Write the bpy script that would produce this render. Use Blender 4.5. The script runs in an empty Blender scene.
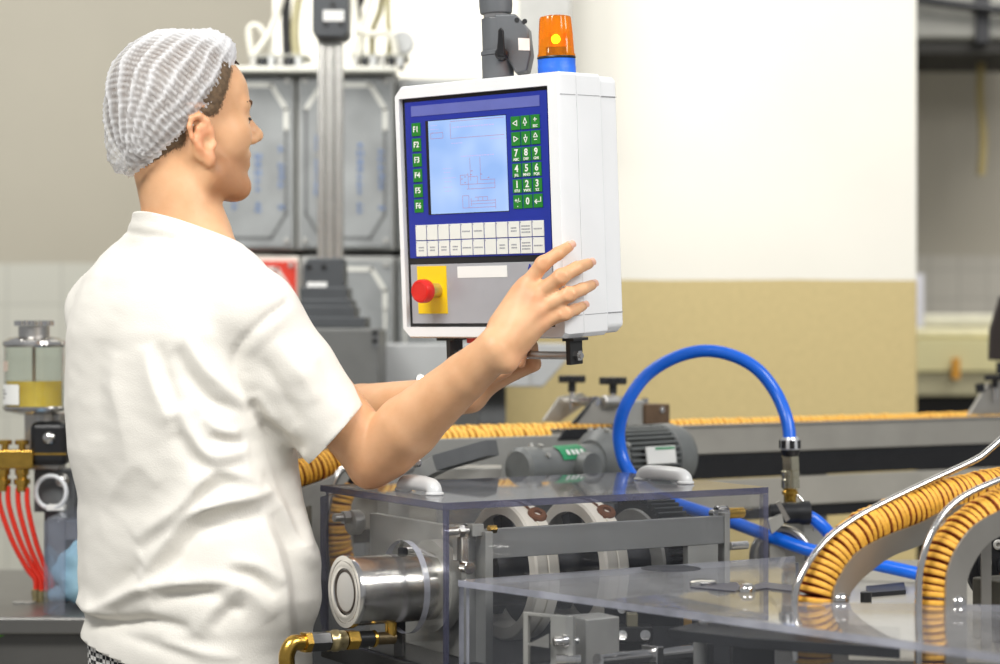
import bpy, bmesh, math, random
import numpy as np
from mathutils import Vector, Matrix, noise as mnoise
random.seed(7)
rng = np.random.default_rng(7)
C = bpy.context.scene.collection
FPX = 2055.0            # focal length in pixels of the 1000x664 frame
CAMZ = 1.30
V = Vector

# ------------------------------------------------------------------ placing
def P(px, py, Y):
    return V(((px-500)/FPX*Y, Y, CAMZ-(py-332)/FPX*Y))
def PZ(px, py, z):
    Y = FPX*(CAMZ-z)/(py-332)
    return V(((px-500)/FPX*Y, Y, z))
def PV(px, py, B, d):   # vertical plane through B along horizontal direction d
    k = (px-500)/FPX
    s = (k*B[1]-B[0])/(d[0]-k*d[1])
    return P(px, py, B[1]+s*d[1])
U = V((0.8585, 0.5128, 0)); W_ = V((-0.5128, 0.8585, 0)); Z = V((0, 0, 1))

# ------------------------------------------------------------------ materials
MATS = {}
def mat(name, col, rough=.5, metal=0, var=.06, scale=30, bump=0, bscale=80, spec=.5, emit=None, estr=0, stretch=None, var2=None):
    if name in MATS: return MATS[name]
    m = bpy.data.materials.new(name); m.use_nodes = True
    nt = m.node_tree; b = nt.nodes['Principled BSDF']
    b.inputs['Roughness'].default_value = rough
    b.inputs['Metallic'].default_value = metal
    b.inputs['Specular IOR Level'].default_value = spec
    tc = nt.nodes.new('ShaderNodeTexCoord')
    src = tc.outputs['Object']
    if stretch:
        mp = nt.nodes.new('ShaderNodeMapping'); mp.inputs['Scale'].default_value = stretch
        nt.links.new(src, mp.inputs['Vector']); src = mp.outputs['Vector']
    n = nt.nodes.new('ShaderNodeTexNoise'); n.inputs['Scale'].default_value = scale; n.inputs['Detail'].default_value = 4
    nt.links.new(src, n.inputs['Vector'])
    r = nt.nodes.new('ShaderNodeValToRGB')
    c1 = [max(0, c*(1-var)) for c in col]; c2 = [min(1, c*(1+var)) for c in (var2 or col)]
    r.color_ramp.elements[0].position = .3; r.color_ramp.elements[1].position = .7
    r.color_ramp.elements[0].color = (*c1, 1); r.color_ramp.elements[1].color = (*c2, 1)
    nt.links.new(n.outputs['Fac'], r.inputs['Fac'])
    nt.links.new(r.outputs['Color'], b.inputs['Base Color'])
    if bump:
        n2 = nt.nodes.new('ShaderNodeTexNoise'); n2.inputs['Scale'].default_value = bscale; n2.inputs['Detail'].default_value = 6
        nt.links.new(src, n2.inputs['Vector'])
        bp = nt.nodes.new('ShaderNodeBump'); bp.inputs['Strength'].default_value = bump; bp.inputs['Distance'].default_value = .002
        nt.links.new(n2.outputs['Fac'], bp.inputs['Height']); nt.links.new(bp.outputs['Normal'], b.inputs['Normal'])
    if emit:
        b.inputs['Emission Color'].default_value = (*emit, 1); b.inputs['Emission Strength'].default_value = estr
    MATS[name] = m
    return m
def S(r, g, b):
    f = lambda c: (c/255/12.92) if c/255 <= .04045 else ((c/255+.055)/1.055)**2.4
    return (f(r), f(g), f(b))

def clear_mat(name, tint, gl=.03, ior=1.49, haze=0.0, hcol=(.6,.62,.68)):
    m = bpy.data.materials.new(name); m.use_nodes = True; nt = m.node_tree; nt.nodes.clear()
    o = nt.nodes.new('ShaderNodeOutputMaterial')
    t = nt.nodes.new('ShaderNodeBsdfTransparent'); t.inputs['Color'].default_value = (*tint, 1)
    g = nt.nodes.new('ShaderNodeBsdfGlossy'); g.inputs['Roughness'].default_value = gl
    # reflectance of a thin sheet (Schlick), the same from both sides
    ge = nt.nodes.new('ShaderNodeNewGeometry'); dt = nt.nodes.new('ShaderNodeVectorMath'); dt.operation = 'DOT_PRODUCT'
    nt.links.new(ge.outputs['Normal'], dt.inputs[0]); nt.links.new(ge.outputs['Incoming'], dt.inputs[1])
    def mth(op, a, b=None):
        q = nt.nodes.new('ShaderNodeMath'); q.operation = op
        for i, x in enumerate((a, b)):
            if x is None: continue
            if isinstance(x, (int, float)): q.inputs[i].default_value = x
            else: nt.links.new(x, q.inputs[i])
        return q.outputs[0]
    r0 = ((ior-1)/(ior+1))**2
    fr = mth('ADD', mth('MULTIPLY', mth('POWER', mth('SUBTRACT', 1.0, mth('ABSOLUTE', dt.outputs['Value'])), 5.0), (1-r0)*.85), r0)
    mx = nt.nodes.new('ShaderNodeMixShader')
    nt.links.new(fr, mx.inputs[0]); nt.links.new(g.outputs[0], mx.inputs[2])
    if haze:
        d = nt.nodes.new('ShaderNodeBsdfDiffuse'); d.inputs['Color'].default_value = (*hcol, 1)
        tc = nt.nodes.new('ShaderNodeTexCoord'); n = nt.nodes.new('ShaderNodeTexNoise'); n.inputs['Scale'].default_value = 14; n.inputs['Detail'].default_value = 8
        nt.links.new(tc.outputs['Object'], n.inputs['Vector'])
        mr = nt.nodes.new('ShaderNodeMapRange'); mr.inputs['From Min'].default_value = .3; mr.inputs['From Max'].default_value = .75
        mr.inputs['To Min'].default_value = haze*.5; mr.inputs['To Max'].default_value = haze*1.5
        nt.links.new(n.outputs['Fac'], mr.inputs['Value'])
        m2 = nt.nodes.new('ShaderNodeMixShader')
        nt.links.new(mr.outputs[0], m2.inputs[0]); nt.links.new(t.outputs[0], m2.inputs[1]); nt.links.new(d.outputs[0], m2.inputs[2])
        nt.links.new(m2.outputs[0], mx.inputs[1])
    else:
        nt.links.new(t.outputs[0], mx.inputs[1])
    nt.links.new(mx.outputs[0], o.inputs[0])
    MATS[name] = m
    return m

STEEL = mat('brushed_steel', S(190,188,184), .32, 1, .08, 60, .15, 200, stretch=(1,1,6))
STEEL2 = mat('polished_steel', S(215,213,210), .16, 1, .05, 40)
DSTEEL = mat('dull_steel_plate', S(166,165,160), .42, .4, .1, 25, .1, 150)
PLATE = mat('grey_machine_plate', S(150,150,146), .45, .3, .08, 20, .1, 120)
DARK = mat('dark_machine_metal', S(38,39,42), .45, .4, .2, 40)
BLACK = mat('black_plastic', S(22,22,24), .4, 0, .2, 40)
RUBBER = mat('black_rubber', S(16,16,18), .6, 0, .2, 40)
BRASS = mat('brass', S(205,165,80), .24, 1, .12, 60)
GREY = mat('grey_paint', S(96,98,99), .5, 0, .06, 30, .08, 200)
MIDGREY = mat('mid_grey_paint', S(118,119,117), .5, 0, .05, 30, .05, 200)
PALEG = mat('pale_grey_paint', S(176,178,178), .5, 0, .04, 12)
MOTOR = mat('motor_grey_paint', S(112,115,114), .42, .1, .06, 40, .08, 150)
WHITEP = mat('white_housing_paint', S(236,237,238), .42, 0, .02, 15, .04, 300)
PAPER = mat('white_label_paper', S(238,238,234), .6, 0, .02, 20)
ACR = clear_mat('clear_acrylic', (.975,.977,.98), .02, 1.45, .010)
ACR2 = clear_mat('clear_acrylic_scuffed', (.97,.974,.98), .03, 1.45, .012)
ACRT = clear_mat('clear_acrylic_dust_sheen', (.95,.955,.97), .035, 1.45, .17, (.60,.60,.62))  # dust and scuffs, plus pale haze painted in to lift dark reflections
ACRE = clear_mat('acrylic_edge', (.34,.35,.46), .15, 1.5, .35, (.17,.17,.25))
ACRL = clear_mat('acrylic_cut_edge', (.5,.52,.60), .2, 1.5, .55, (.52,.53,.60))
BLUEH = mat('blue_hose_plastic', S(16,102,220), .28, 0, .05, 30)
SKINWHITE = mat('white_nylon', S(236,232,222), .4, 0, .04, 20)

# ------------------------------------------------------------------ mesh builder
class MB:
    def __init__(s): s.v = []; s.f = []; s.m = []; s.cur = 0
    def mi(s, i): s.cur = i; return s
    def add(s, vs, fs):
        o = len(s.v); s.v += [V(v) for v in vs]; s.f += [[o+i for i in f] for f in fs]; s.m += [s.cur]*len(fs); return s
    def box8(s, p):      # bottom 4 (ccw from above) then top 4
        return s.add(p, [[3,2,1,0],[4,5,6,7],[0,1,5,4],[1,2,6,5],[2,3,7,6],[3,0,4,7]])
    def obox(s, c, ax, ay, az, sx, sy, sz):
        c = V(c); ax = V(ax)*sx/2; ay = V(ay)*sy/2; az = V(az)*sz/2
        return s.box8([c-ax-ay-az, c+ax-ay-az, c+ax+ay-az, c-ax+ay-az, c-ax-ay+az, c+ax-ay+az, c+ax+ay+az, c-ax+ay+az])
    def box(s, lo, hi):
        x0,y0,z0 = lo; x1,y1,z1 = hi
        return s.box8([(x0,y0,z0),(x1,y0,z0),(x1,y1,z0),(x0,y1,z0),(x0,y0,z1),(x1,y0,z1),(x1,y1,z1),(x0,y1,z1)])
    def pbox(s, x0, y0, x1, y1, Y, dep):
        a = P(x0, y1, Y); b = P(x1, y0, Y)
        return s.box((a.x, Y, a.z), (b.x, Y+dep, b.z))
    def prism(s, poly, d):     # planar polygon of 3-D points, extruded by vector d
        n = len(poly); d = V(d); a = [V(p) for p in poly]
        nr = V((0,0,0))
        for i in range(n): nr += a[i].cross(a[(i+1) % n])
        if nr.dot(d) > 0: a = a[::-1]
        return s.add(a+[p+d for p in a], [list(range(n)), list(range(2*n-1, n-1, -1))]+[[(i+1) % n, i, i+n, (i+1) % n+n] for i in range(n)])
    def lathe(s, o, ax, prof, n=32, cap=True, ref=None):    # prof: (dist along axis, radius)
        o = V(o); ax = V(ax).normalized()
        e1 = ax.cross(ref or (V((0,0,1)) if abs(ax.z) < .9 else V((1,0,0)))).normalized(); e2 = ax.cross(e1)
        vs = []; fs = []
        for (t, r) in prof:
            for i in range(n):
                a = 2*math.pi*i/n; vs.append(o+ax*t+(e1*math.cos(a)+e2*math.sin(a))*r)
        for j in range(len(prof)-1):
            for i in range(n):
                i2 = (i+1) % n; fs.append([j*n+i, j*n+i2, (j+1)*n+i2, (j+1)*n+i])
        if cap:
            if prof[0][1] > 1e-6: fs.append([i for i in range(n)][::-1])
            if prof[-1][1] > 1e-6: fs.append([(len(prof)-1)*n+i for i in range(n)])
        return s.add(vs, fs)
    def cyl(s, a, b, r, r2=None, n=24, ch=0):
        a = V(a); b = V(b); L = (b-a).length; r2 = r if r2 is None else r2
        if ch: return s.lathe(a, b-a, [(0, r-ch), (ch, r), (L-ch, r2), (L, r2-ch)], n)
        return s.lathe(a, b-a, [(0, r), (L, r2)], n)
    def hexa(s, a, b, r): return s.cyl(a, b, r, n=6)
    def tube(s, pts, r, n=14, closed=False, cap=True):
        pts = [V(p) for p in pts]; N = len(pts); vs = []; fs = []
        rr = r if isinstance(r, (list, tuple)) else [r]*N
        up = None
        for i in range(N):
            t = (pts[min(i+1, N-1)]-pts[max(i-1, 0)]).normalized()
            if up is None:
                up = t.orthogonal().normalized()
            up = (up-t*up.dot(t)).normalized(); e2 = t.cross(up)
            for k in range(n):
                a = 2*math.pi*k/n; vs.append(pts[i]+(up*math.cos(a)+e2*math.sin(a))*rr[i])
        for i in range(N-1):
            for k in range(n):
                k2 = (k+1) % n; fs.append([i*n+k, i*n+k2, (i+1)*n+k2, (i+1)*n+k])
        if cap: fs += [list(range(n))[::-1], [(N-1)*n+k for k in range(n)]]
        return s.add(vs, fs)
    def ring(s, c, ax, R, r, n=40, k=12):
        c = V(c); ax = V(ax).normalized(); e1 = ax.orthogonal().normalized(); e2 = ax.cross(e1); vs = []; fs = []
        for i in range(n):
            a = 2*math.pi*i/n; d = e1*math.cos(a)+e2*math.sin(a)
            for j in range(k):
                b = 2*math.pi*j/k; vs.append(c+d*(R+r*math.cos(b))+ax*r*math.sin(b))
        for i in range(n):
            for j in range(k):
                fs.append([i*k+j, i*k+(j+1) % k, ((i+1) % n)*k+(j+1) % k, ((i+1) % n)*k+j])
        return s.add(vs, fs)
    def ball(s, c, r, n=16, m=10, sc=(1,1,1)):
        c = V(c); vs = []; fs = []
        for j in range(m+1):
            t = math.pi*j/m
            for i in range(n):
                a = 2*math.pi*i/n
                vs.append(c+V((r*sc[0]*math.sin(t)*math.cos(a), r*sc[1]*math.sin(t)*math.sin(a), r*sc[2]*math.cos(t))))
        for j in range(m):
            for i in range(n):
                fs.append([j*n+i, (j+1)*n+i, (j+1)*n+(i+1) % n, j*n+(i+1) % n])
        return s.add(vs, fs)
    def build(s, name, mats, parent=None, bevel=0, ang=35, seg=2, local=False):
        if not isinstance(mats, (list, tuple)): mats = [mats]
        if parent is not None and not local:
            inv = WM[parent.name].inverted(); vs = [inv @ v for v in s.v]
        elif parent is None:
            xs = [v.x for v in s.v]; ys = [v.y for v in s.v]; zs = [v.z for v in s.v]
            org = V(((min(xs)+max(xs))/2, (min(ys)+max(ys))/2, min(zs)))
            vs = [v-org for v in s.v]
        else: vs = s.v
        me = bpy.data.meshes.new(name); me.from_pydata([tuple(v) for v in vs], [], s.f)
        for m in mats: me.materials.append(m)
        me.polygons.foreach_set('material_index', s.m)
        bm = bmesh.new(); bm.from_mesh(me)
        bmesh.ops.remove_doubles(bm, verts=bm.verts, dist=1e-6)
        bmesh.ops.recalc_face_normals(bm, faces=bm.faces); bm.to_mesh(me); bm.free()
        if ang:
            me.shade_smooth(); me.set_sharp_from_angle(angle=math.radians(ang))
        o = bpy.data.objects.new(name, me); C.objects.link(o)
        if parent is not None:
            o.parent = parent; WM[o.name] = WM[parent.name].copy()
        else:
            o.location = org; WM[o.name] = Matrix.Translation(org)
        if bevel:
            b = o.modifiers.new('bevel', 'BEVEL'); b.width = bevel; b.segments = seg; b.limit_method = 'ANGLE'; b.angle_limit = math.radians(40)
            b.harden_normals = True
        return o
WM = {}
def thing(name, label, cat, loc=(0,0,0), rot=None, group=None):
    o = bpy.data.objects.new(name, None); C.objects.link(o)
    M = Matrix.Translation(V(loc))
    if rot is not None: M = M @ rot.to_4x4()
    o.matrix_world = M; o.location = V(loc)
    if rot is not None: o.rotation_euler = rot.to_euler()
    WM[o.name] = M; o.empty_display_size = .05
    o['label'] = label; o['category'] = cat
    if group: o['group'] = group
    return o
def tag(o, label, cat, group=None, kind=None):
    o['label'] = label; o['category'] = cat
    if group: o['group'] = group
    if kind: o['kind'] = kind
    return o
def struct(o, label):
    o['kind'] = 'structure'; o['label'] = label; return o
def plabel(o, s): o['label'] = s; return o
def dup(root):
    r = root.copy(); C.objects.link(r)
    for ch in list(root.children):
        c = ch.copy(); C.objects.link(c); c.parent = r
    return r
def smooth_path(pts, n=8):     # Catmull-Rom
    pts = [V(p) for p in pts]; out = []
    for i in range(len(pts)-1):
        p0 = pts[max(i-1, 0)]; p1 = pts[i]; p2 = pts[i+1]; p3 = pts[min(i+2, len(pts)-1)]
        for k in range(n):
            t = k/n
            out.append(.5*((2*p1)+(p2-p0)*t+(2*p0-5*p1+4*p2-p3)*t*t+(3*p1-p0-3*p2+p3)*t**3))
    out.append(pts[-1]); return out
def text_mb(mb, s, size, M, bold=0.0, xs=1.0, depth=.0003):
    cu = bpy.data.curves.new('t', 'FONT'); cu.body = s; cu.size = size; cu.align_x = 'CENTER'; cu.align_y = 'CENTER'
    cu.extrude = depth; cu.offset = bold; cu.resolution_u = 2
    ob = bpy.data.objects.new('t', cu); C.objects.link(ob)
    dg = bpy.context.evaluated_depsgraph_get(); me = bpy.data.meshes.new_from_object(ob.evaluated_get(dg))
    mb.add([M @ V((v.co.x*xs, v.co.y, v.co.z)) for v in me.vertices], [list(p.vertices) for p in me.polygons])
    bpy.data.objects.remove(ob); bpy.data.curves.remove(cu); bpy.data.meshes.remove(me)
    return mb

# ------------------------------------------------------------------ the room
def wall_material(name, up, lo, zs, tile=None, var=.03, dado_noise=.06):
    m = bpy.data.materials.new(name); m.use_nodes = True; nt = m.node_tree; b = nt.nodes['Principled BSDF']; b.inputs['Roughness'].default_value = .55
    g = nt.nodes.new('ShaderNodeNewGeometry'); sp = nt.nodes.new('ShaderNodeSeparateXYZ'); nt.links.new(g.outputs['Position'], sp.inputs[0])
    n = nt.nodes.new('ShaderNodeTexNoise'); n.inputs['Scale'].default_value = 3; n.inputs['Detail'].default_value = 8; nt.links.new(g.outputs['Position'], n.inputs['Vector'])
    ma = nt.nodes.new('ShaderNodeMath'); ma.operation = 'MULTIPLY_ADD'; ma.inputs[1].default_value = .012; nt.links.new(n.outputs['Fac'], ma.inputs[0]); nt.links.new(sp.outputs[2], ma.inputs[2])
    gt = nt.nodes.new('ShaderNodeMath'); gt.operation = 'GREATER_THAN'; gt.inputs[1].default_value = zs+.006; nt.links.new(ma.outputs[0], gt.inputs[0])
    def ramp(c, v, src):
        r = nt.nodes.new('ShaderNodeValToRGB'); r.color_ramp.elements[0].position = .25; r.color_ramp.elements[1].position = .75
        r.color_ramp.elements[0].color = (*[x*(1-v) for x in c], 1); r.color_ramp.elements[1].color = (*[min(1, x*(1+v)) for x in c], 1)
        nt.links.new(src, r.inputs[0]); return r.outputs[0]
    cu = ramp(up, var, n.outputs['Fac'])
    n2 = nt.nodes.new('ShaderNodeTexNoise'); n2.inputs['Scale'].default_value = 60; n2.inputs['Detail'].default_value = 4; nt.links.new(g.outputs['Position'], n2.inputs['Vector'])
    if tile:
        br = nt.nodes.new('ShaderNodeTexBrick'); br.offset = 0; br.inputs['Scale'].default_value = 1
        br.inputs['Brick Width'].default_value = tile; br.inputs['Row Height'].default_value = tile; br.inputs['Mortar Size'].default_value = .004
        br.inputs['Color1'].default_value = (*lo, 1); br.inputs['Color2'].default_value = (*[x*.96 for x in lo], 1); br.inputs['Mortar'].default_value = (*[x*.8 for x in lo], 1)
        cb = nt.nodes.new('ShaderNodeCombineXYZ'); nt.links.new(sp.outputs[0], cb.inputs[0]); nt.links.new(sp.outputs[2], cb.inputs[1]); nt.links.new(cb.outputs[0], br.inputs['Vector'])
        cl = br.outputs['Color']
    else: cl = ramp(lo, dado_noise, n2.outputs['Fac'])
    mx = nt.nodes.new('ShaderNodeMix'); mx.data_type = 'RGBA'
    nt.links.new(gt.outputs[0], mx.inputs['Factor']); nt.links.new(cl, mx.inputs['A']); nt.links.new(cu, mx.inputs['B'])
    nt.links.new(mx.outputs['Result'], b.inputs['Base Color'])
    bp = nt.nodes.new('ShaderNodeBump'); bp.inputs['Strength'].default_value = .25; bp.inputs['Distance'].default_value = .003
    nt.links.new(n2.outputs['Fac'], bp.inputs['Height']); nt.links.new(bp.outputs[0], b.inputs['Normal'])
    return m
WL = wall_material('painted_wall_with_tile_dado', S(176,171,156), S(196,196,186), 1.55, .2)
WCn = wall_material('cream_pillar_with_tan_dado', S(238,235,224), S(200,181,128), CAMZ+52*5.6/FPX)
WR = wall_material('taupe_wall', S(176,170,156), S(190,186,176), 1.62, .12)
FLOORM = mat('concrete_floor', S(140,138,132), .5, 0, .1, 4, .1, 40)
struct(MB().box((-5, -1.5, -.1), (6, 10.2, 0)).build('floor', FLOORM), 'grey concrete factory floor')
struct(MB().box((-5, 7.5, 0), (.6, 7.6, 3.4)).build('wall_left', WL), 'beige grey wall behind the worker with tiled lower part')
a = P(273, 0, 5.6); b = P(917, 0, 5.6)
struct(MB().box((a.x, 5.6, 0), (b.x, 6.6, 3.4)).build('wall_back', WCn, bevel=.004), 'cream wall pier with tan painted lower band')
struct(MB().box((.6, 8.6, 0), (6, 8.7, 3.4)).build('wall_right', WR), 'taupe wall far behind at the right')
# ------------------------------------------------------------------ background
# cable duct on pier
tag(MB().pbox(519, -260, 571, 110, 5.45, .148).build('cable_duct', mat('duct_grey', S(176,176,172), .5), bevel=.004), 'tall grey cable duct on the cream wall behind the amber beacon', 'duct')
# grey machine cabinets with embossed doors
CABM = None
def cab_door_mat():
    m = mat('galvanised_door', S(138,141,141), .5, .2, .18, 9, .1, 60)
    return m
CABM = cab_door_mat(); FRM = mat('cabinet_frame', S(166,167,163), .5, .1, .06, 10)
EMB = mat('door_emboss_light', S(206,206,198), .5, .1, .03, 10); EMD = mat('door_emboss_shaded', S(86,88,88), .6, .1, .05, 10)  # emboss relief painted in: pale lit edge, dark shaded edge
def blue_marks(px0, px1, py0, py1, Y, n, k):
    k.mi(1)
    for i in range(n):
        cx = px0+(px1-px0)*(i+.5)/n
        y = py0+random.uniform(0, 16)
        while y < py1:
            hh = random.uniform(3, 7)
            if random.random() < .72:
                w = random.uniform(2.0, 3.2)
                k.pbox(cx-w, y, cx-w+2.0, y+hh, Y-.0015, .0014); k.pbox(cx-w, y+hh*.4, cx+w, y+hh*.4+1.4, Y-.0015, .0014)
                if random.random() < .5: k.pbox(cx+w-1.6, y, cx+w, y+hh, Y-.0016, .0014)
            y += hh+random.uniform(1.2, 3)
def cabinet(x0, y0, x1, y1, Y, label, marks, chamf, lower=False, door=None, frame=None, top=True):
    t = thing('machine_cabinet', label, 'cabinet', P((x0+x1)/2, y1, Y+.2), group=None)
    MB().pbox(x0, y0, x1, y1, Y+.012, .38).build('body', frame or FRM, t, bevel=.004)
    k = MB().pbox(x0+3, y0+5, x1-3, y1-3, Y, .0118)
    if marks: blue_marks(x0+(x1-x0)*marks[0], x0+(x1-x0)*marks[1], y0+75*marks[3], y1-45*marks[3], Y, marks[2], k)
    d = k.build('door', [door or CABM, mat('blue_stencil_ink', S(104,128,170), .7, 0, .2, 60)], t)
    ix0, ix1, iy0, iy1 = x0+9, x1-9, y0+13, y1-12; c = 15*chamf
    def strip(pts, name, m, w=.007):
        k = MB()
        for i in range(len(pts)-1):
            a = P(*pts[i], Y-.001); b = P(*pts[i+1], Y-.001); dd = (b-a).normalized(); nn = V((-dd.z, 0, dd.x))*w/2
            k.prism([a-nn-dd*w*.3, b-nn+dd*w*.3, b+nn+dd*w*.3, a+nn-dd*w*.3], (0, .004, 0))
        return k.build(name, m, d, ang=0)
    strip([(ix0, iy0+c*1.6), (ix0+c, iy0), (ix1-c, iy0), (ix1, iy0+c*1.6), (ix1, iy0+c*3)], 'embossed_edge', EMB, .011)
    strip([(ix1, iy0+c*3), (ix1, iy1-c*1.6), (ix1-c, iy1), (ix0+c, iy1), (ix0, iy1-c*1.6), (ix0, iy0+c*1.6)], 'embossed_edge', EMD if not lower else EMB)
    for (px, py) in ((x0+8, y0+9), (x1-8, y0+9), (x1-8, y1-9), (x0+8, y1-9)):
        q = P(px, py, Y); MB().cyl(q+V((0,.001,0)), q-V((0,.006,0)), .007, ch=.002).build('door_bolt', DSTEEL, d)
    return t
cabinet(192, 72, 295, 250, 5.2, 'grey metal cabinet with faint blue stencil beside the worker\'s face', (.3, .98, 3, .9), 1)
cabinet(297, 72, 394, 250, 5.2, 'grey metal cabinet with blue stencil columns behind the steel post', (.1, .98, 4, .8), 1)
cabinet(396, 78, 490, 250, 5.25, 'grey metal cabinet mostly hidden behind the control panel', None, 1)
REDM = mat('red_panel_paint', S(196,44,20), .5, 0, .06, 10)
cabinet(200, 256, 299, 390, 5.2, 'white framed cabinet with a red door behind the worker\'s shoulder', None, .9, True, door=REDM, frame=mat('cream_frame', S(222,220,208), .5, 0, .03, 10))
cabinet(301, 256, 394, 390, 5.2, 'lower grey cabinet behind the foot of the steel post', None, .9, True)
cabinet(396, 256, 490, 390, 5.25, 'lower grey cabinet below and behind the control panel', None, .9, True)
# base block under the cabinets
tag(MB().box((P(192,0,5.2).x, 5.2, 0), (P(490,0,5.2).x, 5.58, P(0,391,5.2).z)).build('machine_plinth', mat('plinth_grey', S(120,121,120), .5), bevel=.01), 'grey plinth carrying the row of metal cabinets', 'plinth')
# top shelf and valve strip with cables
tag(MB().pbox(190, 66, 395, 71.5, 5.15, .4).build('cabinet_top_plate', mat('light_plate', S(210,210,200), .5), bevel=.003), 'pale plate lying along the tops of the grey cabinets', 'plate')
def terminal(x0, x1, label):
    t = thing('terminal_strip', label, 'terminal strip', P((x0+x1)/2, 66, 5.3))
    MB().pbox(x0, 54, x1, 57, 5.25, .12).build('rail', mat('terminal_rail', S(150,150,140), .5), t)
    x = x0+2; i = 0
    while x < x1-6:
        MB().pbox(x, 56+(i % 2), x+6, 66, 5.22, .1).build('terminal_block', [DSTEEL, DARK, PALEG][i % 3], t, bevel=.002); x += 9; i += 1
    return t
terminal(248, 308, 'valve strip on the cabinets left of the steel post')
terminal(350, 408, 'valve strip on the cabinets right of the steel post')
CABW = mat('white_cable', S(204,202,190), .5); CABG = mat('olive_cable', S(158,152,118), .5)
def cable(name, pts, r, m, label):
    tag(MB().tube(smooth_path([P(*p) for p in pts]), r, 10).build(name, m), label, 'cable')
cable('cable', [(289,-30,5.3),(286,15,5.3),(287,55,5.3)], .012, BLACK, 'thick black cable rising from the valve strip left of the post')
cable('cable', [(306,-30,5.3),(297,8,5.3),(295,35,5.3),(297,55,5.3)], .012, CABG, 'olive grey hose beside the thick black cable')
cable('cable', [(288,-25,5.28),(279,8,5.28),(270,32,5.28),(258,50,5.28),(252,58,5.28)], .009, CABW, 'white cable bending down left of the black cable')
cable('cable', [(272,56,5.3),(268,40,5.3),(258,26,5.3),(249,30,5.3),(252,55,5.3)], .008, CABW, 'white cable looping over the left end of the valve strip')
cable('cable', [(352,-20,5.3),(356,20,5.3),(362,40,5.3),(358,56,5.3)], .009, CABW, 'white hose dropping close beside the right of the post')
cable('cable', [(376,-20,5.3),(366,14,5.3),(360,34,5.3),(352,55,5.3)], .008, CABW, 'white hose crossing diagonally right of the post')
cable('cable', [(360,-20,5.33),(361,0,5.33),(358,10,5.33),(361,57,5.33)], .011, BLACK, 'black cable falling just right of the post')
cable('cable', [(384,-20,5.33),(380,10,5.33),(373,30,5.33),(372,56,5.33)], .009, CABG, 'olive hose in the bundle right of the post')
cable('cable', [(357,30,5.27),(372,34,5.27),(386,33,5.27),(394,42,5.27),(396,60,5.27)], .009, CABW, 'white hose arching sideways over the right valve strip')
cable('cable', [(388,-20,5.3),(388,20,5.3),(390,40,5.3),(388,57,5.3)], .008, CABG, 'thin olive hose at the right end of the bundle')
t = thing('pressure_gauge', 'pale round gauge at the right end of the hoses', 'gauge', P(402, 60, 5.35))
q = P(403, 44, 5.35); MB().lathe(q, (0,-1,0), [(0,.03),(.03,.03),(.034,.027)], 24).build('dial', PALEG, t); MB().cyl(q+V((0,.01,0)), P(403, 66, 5.36), .008).build('stem', BRASS, t)

# steel post with clamps
t = thing('aluminium_post', 'upright aluminium profile post in dark clamps on a grey box', 'post', P(330, 400, 4.55))
c0 = P(329.5, 262, 4.5); c1 = P(329.5, -200, 4.5); k = MB()
w = .027; pr = []
for i in range(4):
    for (a, b) in ((-1,-1), (-.42,-1), (-.3,-.8), (.0,-.8), (.3,-.8), (.42,-1)):
        ang = i*math.pi/2; pr.append(V((w*(a*math.cos(ang)-b*math.sin(ang)), w*(a*math.sin(ang)+b*math.cos(ang)), 0)))
k.prism([V((c0.x, 4.53, c0.z))+p for p in pr], (0,0,c1.z-c0.z)); k.build('profile', mat('anodised_aluminium', S(196,194,188), .27, 1, .05, 30), t, bevel=.001)
CL = mat('clamp_grey', S(74,77,80), .5, .2, .06, 30)
def clamp(y0, y1, x0, x1, lab):
    Y = 4.46; k = MB()
    pts = [P(x0+5, y0, Y), P(x1, y0, Y), P(x1, y1-5, Y), P(x1-5, y1, Y), P(x0+3, y1, Y), P(x0, y1-6, Y), P(x0, y0+8, Y)]
    k.prism(pts, (0, .1, 0)); d = k.build('clamp', CL, t, bevel=.004)
    MB().pbox(*lab, Y-.002, .003).build('clamp_label', PAPER, d)
    return d
d = clamp(-40, 37, 312, 348, (323, 10, 344, 21))
for (px, py) in ((326, 24), (341, 24), (333, 5)): q = P(px, py, 4.46); MB().cyl(q+V((0,.002,0)), q-V((0,.004,0)), .006).build('screw', BLACK, d)
d = clamp(258, 299, 303, 344, (307, 282, 327, 294))
for (px, py) in ((309, 267), (324, 267)): q = P(px, py, 4.46); MB().cyl(q+V((0,.002,0)), q-V((0,.004,0)), .006).build('screw', BLACK, d)
k = MB(); Y = 4.45
k.pbox(336, 268, 344.5, 300, 4.47, .1)
k.build('clamp_web', CL, t, bevel=.003)
for j, (x0, y0, x1, y1) in enumerate(((300,287,347,306), (300,299,351,307), (300,306,354,318), (300,317,365,328))):
    MB().pbox(x0, y0, x1, y1, 4.44-.005*j, .16+.01*j).build('stepped_foot', CL, t, bevel=.003)
d = MB().box((P(280,0,4.4).x, 4.4, P(0,440,4.4).z), (P(379,0,4.4).x, 4.68, P(0,328,4.4).z)).build('gear_box', mat('gearbox_grey', S(106,107,105), .5, .1, .05, 30), t, bevel=.006)
for (px, py) in ((375, 333), (375, 341)): q = P(px, py, 4.4); MB().cyl(q+V((0,.002,0)), q-V((0,.004,0)), .006).build('screw', BLACK, d)
MB().pbox(372, 329, 379, 348, 4.397, .004).build('corner_plate', GREY, d)
MB().box((P(295,0,4.4).x, 4.44, 0), (P(365,0,4.4).x, 4.64, P(0,440,4.4).z)).build('pedestal', GREY, t, bevel=.006)
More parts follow.
